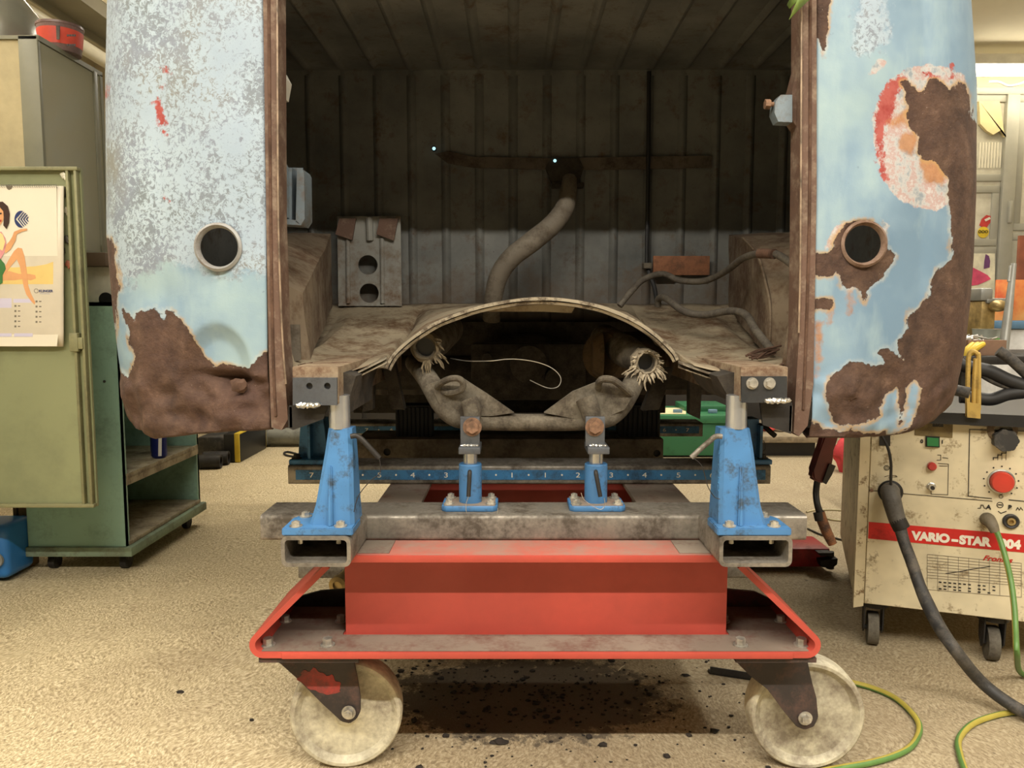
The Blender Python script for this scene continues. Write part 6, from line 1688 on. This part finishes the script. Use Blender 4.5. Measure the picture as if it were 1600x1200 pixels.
# printed figure: generic seated woman
cal_flat('figure_leg', ((0, 432), (6, 420), (14, 405), (22, 392), (28, 387), (34, 388), (38, 400), (41, 418), (43, 436), (44, 446), (48, 458), (55, 472), (54, 476), (48, 470), (41, 460), (37, 448), (34, 432), (31, 416), (26, 405), (16, 417), (8, 428)), sk, 2)
cal_flat('figure_leg', ((-8, 424), (0, 421), (16, 424), (30, 428), (46, 428), (55, 430), (56, 435), (48, 438), (36, 436), (22, 438), (8, 438), (-2, 441)), sk, 1.4)
cal_flat('figure_skirt', ((-12, 404), (0, 404), (7, 412), (9, 420), (4, 430), (4, 442), (-2, 446), (-12, 440)), (66, 120, 62), 3)
cal_flat('figure_torso', ((-14, 362), (2, 362), (8, 372), (10, 384), (6, 396), (0, 406), (-12, 406)), (220, 150, 150), 3)
cal_flat('figure_flowers', ((-6, 360), (4, 366), (8, 378), (4, 392), (-2, 388), (0, 374)), (236, 214, 150), 4)
cal_flat('figure_arm', ((6, 386), (14, 378), (19, 370), (22, 362), (32, 358), (42, 357), (42, 360), (34, 362), (26, 366), (24, 376), (16, 390), (8, 396)), sk, 3)
cal_flat('figure_face', ((-8, 322), (2, 322), (6, 332), (5, 344), (0, 352), (-8, 352)), sk, 3)
cal_flat('figure_hair', ((-8, 316), (4, 315), (12, 322), (15, 334), (14, 348), (10, 358), (5, 352), (6, 340), (5, 330), (0, 324), (-8, 324)), (60, 36, 28), 4)
cal_flat('figure_eye', ((-1, 333), (2, 332), (3, 334), (0, 335)), (50, 36, 30), 4.5)
cal_flat('figure_lips', ((-1, 344), (2, 343), (2, 346), (0, 347)), (176, 50, 46), 4.5)
# logo: blue disc cut by chevrons
lc = (33, 342.5)
cb_ = plain('logo_blue', (38, 54, 104), 0.5, 0, 0.03)
b = MB()
def arcpix(a0, a1, r, n=16): return [(lc[0] + r*0.92*math.cos(math.radians(a0 + (a1-a0)*k/n)), lc[1] - r*1.15*math.sin(math.radians(a0 + (a1-a0)*k/n))) for k in range(n+1)]
b.prism([P(x, y, Yc - 0.0012) for x, y in arcpix(75, 285, 11.5) + [(24.5, 342.5)]], (0, 0.0004, 0))
build('logo', b, cb_, cal, smooth=0)
b = MB()
for k in range(4):
    ox = 27.5 + k*4.2; hh = (11.0, 9.4, 7.0, 3.8)[k]
    b.prism([P(x, y, Yc - 0.0014) for x, y in ((ox + hh*0.78, 342.5 - hh), (ox + hh*0.78 + 2, 342.5 - hh), (ox + 2.1, 342.5), (ox + hh*0.78 + 2, 342.5 + hh), (ox + hh*0.78, 342.5 + hh), (ox, 342.5))], (0, 0.0004, 0))
build('logo_chevron', b, cb_, cal, smooth=0)
b = MB(); b.lathe(P(56.5, 454.5, Yc - 0.001), (0, 1, 0), [(0.0055, 0), (0.0062, 0.0004), (0.0048, 0.0004)], 20); build('small_logo', b, M['grey_ink'], cal)
text('maker_lettering', 'KLINGER', 0.0092, P(61, 456.5, Yc - 0.001), cb_, cal, depth=0.0002, bold=0.0003, sx=1.0)
cal_flat('maker_underline', ((62, 458.4), (78, 458.6), (78, 459.4), (62, 459.2)), (150, 150, 170), 1)
lav = plain('lavender_cell', (206, 200, 222), 0.6, 0, 0.02)
b = MB()
for q in ((-60, 466, 18, 481), (21, 467, 49, 473), (22, 511, 51, 526), (54, 505, 84, 512), (-60, 518, 18, 526)):
    b.prism([P(x, y, Yc - 0.0008) for x, y in ((q[0], q[1]), (q[2], q[1]), (q[2], q[3]), (q[0], q[3]))], (0, 0.0004, 0))
build('weekend_cell', b, lav, cal, smooth=0)
b = MB()
for cx_, rows_ in ((24, range(478, 512, 8)), (57, range(471, 504, 8))):
    for yv in rows_:
        b = MB(); b.prism([P(x, y, Yc - 0.001) for x, y in ((cx_ - 1.5, yv - 1.5), (cx_ + 1.5, yv - 1.5), (cx_ + 1.5, yv + 1.5), (cx_ - 1.5, yv + 1.5))], (0, 0.0003, 0))
        b.prism([P(x, y, Yc - 0.001) for x, y in ((cx_ + 4, yv - 0.8), (cx_ + 7.5, yv - 0.8), (cx_ + 7.5, yv + 0.8), (cx_ + 4, yv + 0.8))], (0, 0.0003, 0)); build('date_marks', b, M['grey_ink'], cal, smooth=0)
for k, (px, py, c_, lab) in enumerate(((100, 274, (220, 216, 196), 'small white clip at the top of the green door'), (99, 300, (84, 76, 58), 'dark bent clip, upper one right of the calendar'), (105, 329, (214, 206, 182), 'pale round magnet right of the calendar logo'), (104, 373, (84, 80, 70), 'grey and white metal clip halfway down beside the calendar'), (97, 391, (78, 70, 52), 'dark bent clip, lower one right of the calendar'), (107, 412, (164, 100, 76), 'copper coloured clip on the green door'))):
    c = P(px, py, Yd - 0.003); b = MB()
    rot = Matrix.Rotation(0.5*((k % 3) - 1), 3, 'Y')
    b.box(c, (0.014, 0.010, 0.016 if k != 1 else 0.028), rot, 0.002); b.box(c + Vector((0.004, -0.003, -0.008)), (0.006, 0.006, 0.012), rot, 0.0015)
    single('magnet_clip', b, plain('clip_metal_%s' % 'abcdef'[k], c_, 0.4, 0.3, 0.15, 80), lab, 'clip', c)

# wall hutch above
ht = thing('glass_hutch', 'beige cabinet with pale translucent sliding panels under the bucket', 'cabinet', (-1.6, 2.4, 1.0))
hx = P(64, 265, 2.2).x + 0.008
hz0 = zy(404, 2.62); hz1 = zy(60, 2.2)
beige = plain('beige_board', (180, 166, 128), 0.7, 0, 0.08, 12)
build('body', MB().bx(-2.1, hx - 0.006, 2.205, 2.53, hz0, hz1, 0.0), beige, ht)
frm = plain('grey_green_frame', (122, 120, 100), 0.5, 0, 0.05)
b = MB(); b.bx(hx - 0.052, hx + 0.002, 2.198, 2.212, hz0, hz1 + 0.008, 0.002); b.bx(hx - 0.006, hx + 0.004, 2.2, 2.535, hz1 - 0.004, hz1 + 0.010); b.bx(hx - 0.006, hx + 0.004, 2.2, 2.535, hz0, hz0 + 0.01); b.bx(hx - 0.006, hx + 0.006, 2.48, 2.50, hz0, hz1, 0.001); b.bx(hx - 0.006, hx + 0.004, 2.52, 2.535, hz0, hz1)
b.bx(-2.1, hx, 2.198, 2.21, hz1 - 0.002, hz1 + 0.008)
build('frame', b, frm, ht)
gl = NT('pale_sliding_glass', 0.08, 0, 0.6); gl.col((158, 154, 132))
build('sliding_panel', MB().bx(hx - 0.006, hx, 2.214, 2.48, hz0 + 0.01, hz1 - 0.006), gl.m, ht)
build('sliding_panel', MB().bx(hx - 0.006, hx + 0.001, 2.50, 2.52, hz0 + 0.01, hz1 - 0.006), gl.m, ht)
lb = MB().bx(-2.1, gx1_ - 0.03, 2.36, 2.80, hz0 - 0.04, hz0, 0.003)
single('ledge_board', lb, plain('brown_ledge', (104, 86, 68), 0.6, 0, 0.1), 'dark brown board under the beige cabinet', 'board', (-1.6, 2.6, hz0 - 0.04))
t = thing('white_box', 'white box with a dark round cut-out standing on the green cabinet under the board', 'box', (gx1_ - 0.1, 2.6, gtop))
wx1 = gx1_ - 0.06
build('carton', MB().bx(gx0_ + 0.04, wx1 + 0.03, 2.42, 2.85, gtop, hz0 - 0.04, 0.002), plain('white_carton', (222, 216, 196), 0.7), t)
c = P(166, 468, 2.416); build('round_cutout', MB().cyl(c, c + Vector((0, -0.003, 0)), 0.022, n=28), M['black'], t)
# bucket and drum on the hutch
t = thing('bucket', 'translucent red-labelled plastic bucket on top of the beige cabinet', 'bucket', (0, 0, 0))
bc = P(96, 90, 2.36); bc.z = hz1 + 0.008; t.location = bc
R = 0.062
c0 = bc
h_ = zy(36, 2.33) - bc.z
build('pail', MB().lathe(c0, (0, 0, 1), [(0, 0), (R*0.86, 0), (R*0.88, 0.004), (R, h_*0.9), (R*1.03, h_*0.92), (R*1.03, h_), (R*0.97, h_), (R*0.9, 0.2*h_)], 40), grimy('cloudy_plastic', (120, 96, 92), (84, 64, 60), 0.4, 0.25, 0, 8, 0), t)
build('label', MB().lathe(c0, (0, 0, 1), [(R*0.915, h_*0.22), (R*0.995, h_*0.78)], 40), plain('bucket_red_label', (206, 74, 56), 0.35), t)
build('handle_strip', MB().prism([P(88, 40, 2.292), P(94, 40, 2.292), P(93.5, 62, 2.297), P(89, 62, 2.297)], (0, -0.002, 0)), M['hose_dark'], t)
b = MB()
for py, w_ in ((54, 7), (69, 9)):
    for k in range(4):
        b.prism([P(105 + k*3.6, py, 2.302), P(107.6 + k*3.6, py, 2.302), P(107.6 + k*3.6, py + 3, 2.302), P(105 + k*3.6, py + 3, 2.302)], (0, -0.002, 0))
build('label_print', b, M['black_ink'], t)
t = thing('metal_drum', 'rounded grey metal tank at the top left corner above the beige cabinet', 'tank', (0, 0, 0))
dc = P(-10, 50, 2.45); dc.z = hz1 + 0.008; t.location = dc
build('tank', MB().lathe(dc, (0, 0, 1), [(0, 0), (0.10, 0.0), (0.128, 0.03), (0.135, 0.08), (0.128, 0.15), (0.09, 0.20), (0, 0.22)], 48), plain('satin_grey_metal', (150, 150, 142), 0.28, 0.6, 0.05), t)

# bits at the left edge
wd = plain('brown_wood', (122, 98, 66), 0.7, 0, 0.2, 14)
t = thing('wooden_rack', 'brown wooden frame standing left of the green cabinet', 'wooden frame', (P(30, 870, 2.5).x, 2.55, 0))
for px0, px1 in ((24, 30), (33, 46)):
    build('post', MB().bx(P(px0, 870, 2.40).x, P(px1, 870, 2.40).x, 2.40, 2.45, 0.0, 0.55, 0.002), wd, t)
for y0_, y1_ in ((842, 862),):
    build('rail', MB().bx(-1.72, P(36, 850, 2.44).x, 2.455, 2.48, zy(864, 2.45), zy(842, 2.45)), wd, t)
t = thing('blue_trolley', 'bright blue plastic edge with a grey hub at the left border', 'trolley', (P(-6, 860, 2.25).x, 2.25, 0))
xb_ = P(10, 860, 2.25).x
b = MB(); b.bx(xb_ - 0.30, xb_, 2.25, 2.39, 0.012, zy(822, 2.25), 0.022, 4)
build('shell', b, plain('bright_blue_plastic', (42, 112, 178), 0.35, 0, 0.05), t)
build('hub', MB().cyl((xb_ - 0.03, 2.248, 0.075), (xb_ - 0.03, 2.24, 0.075), 0.022, n=28), M['light_metal'], t)
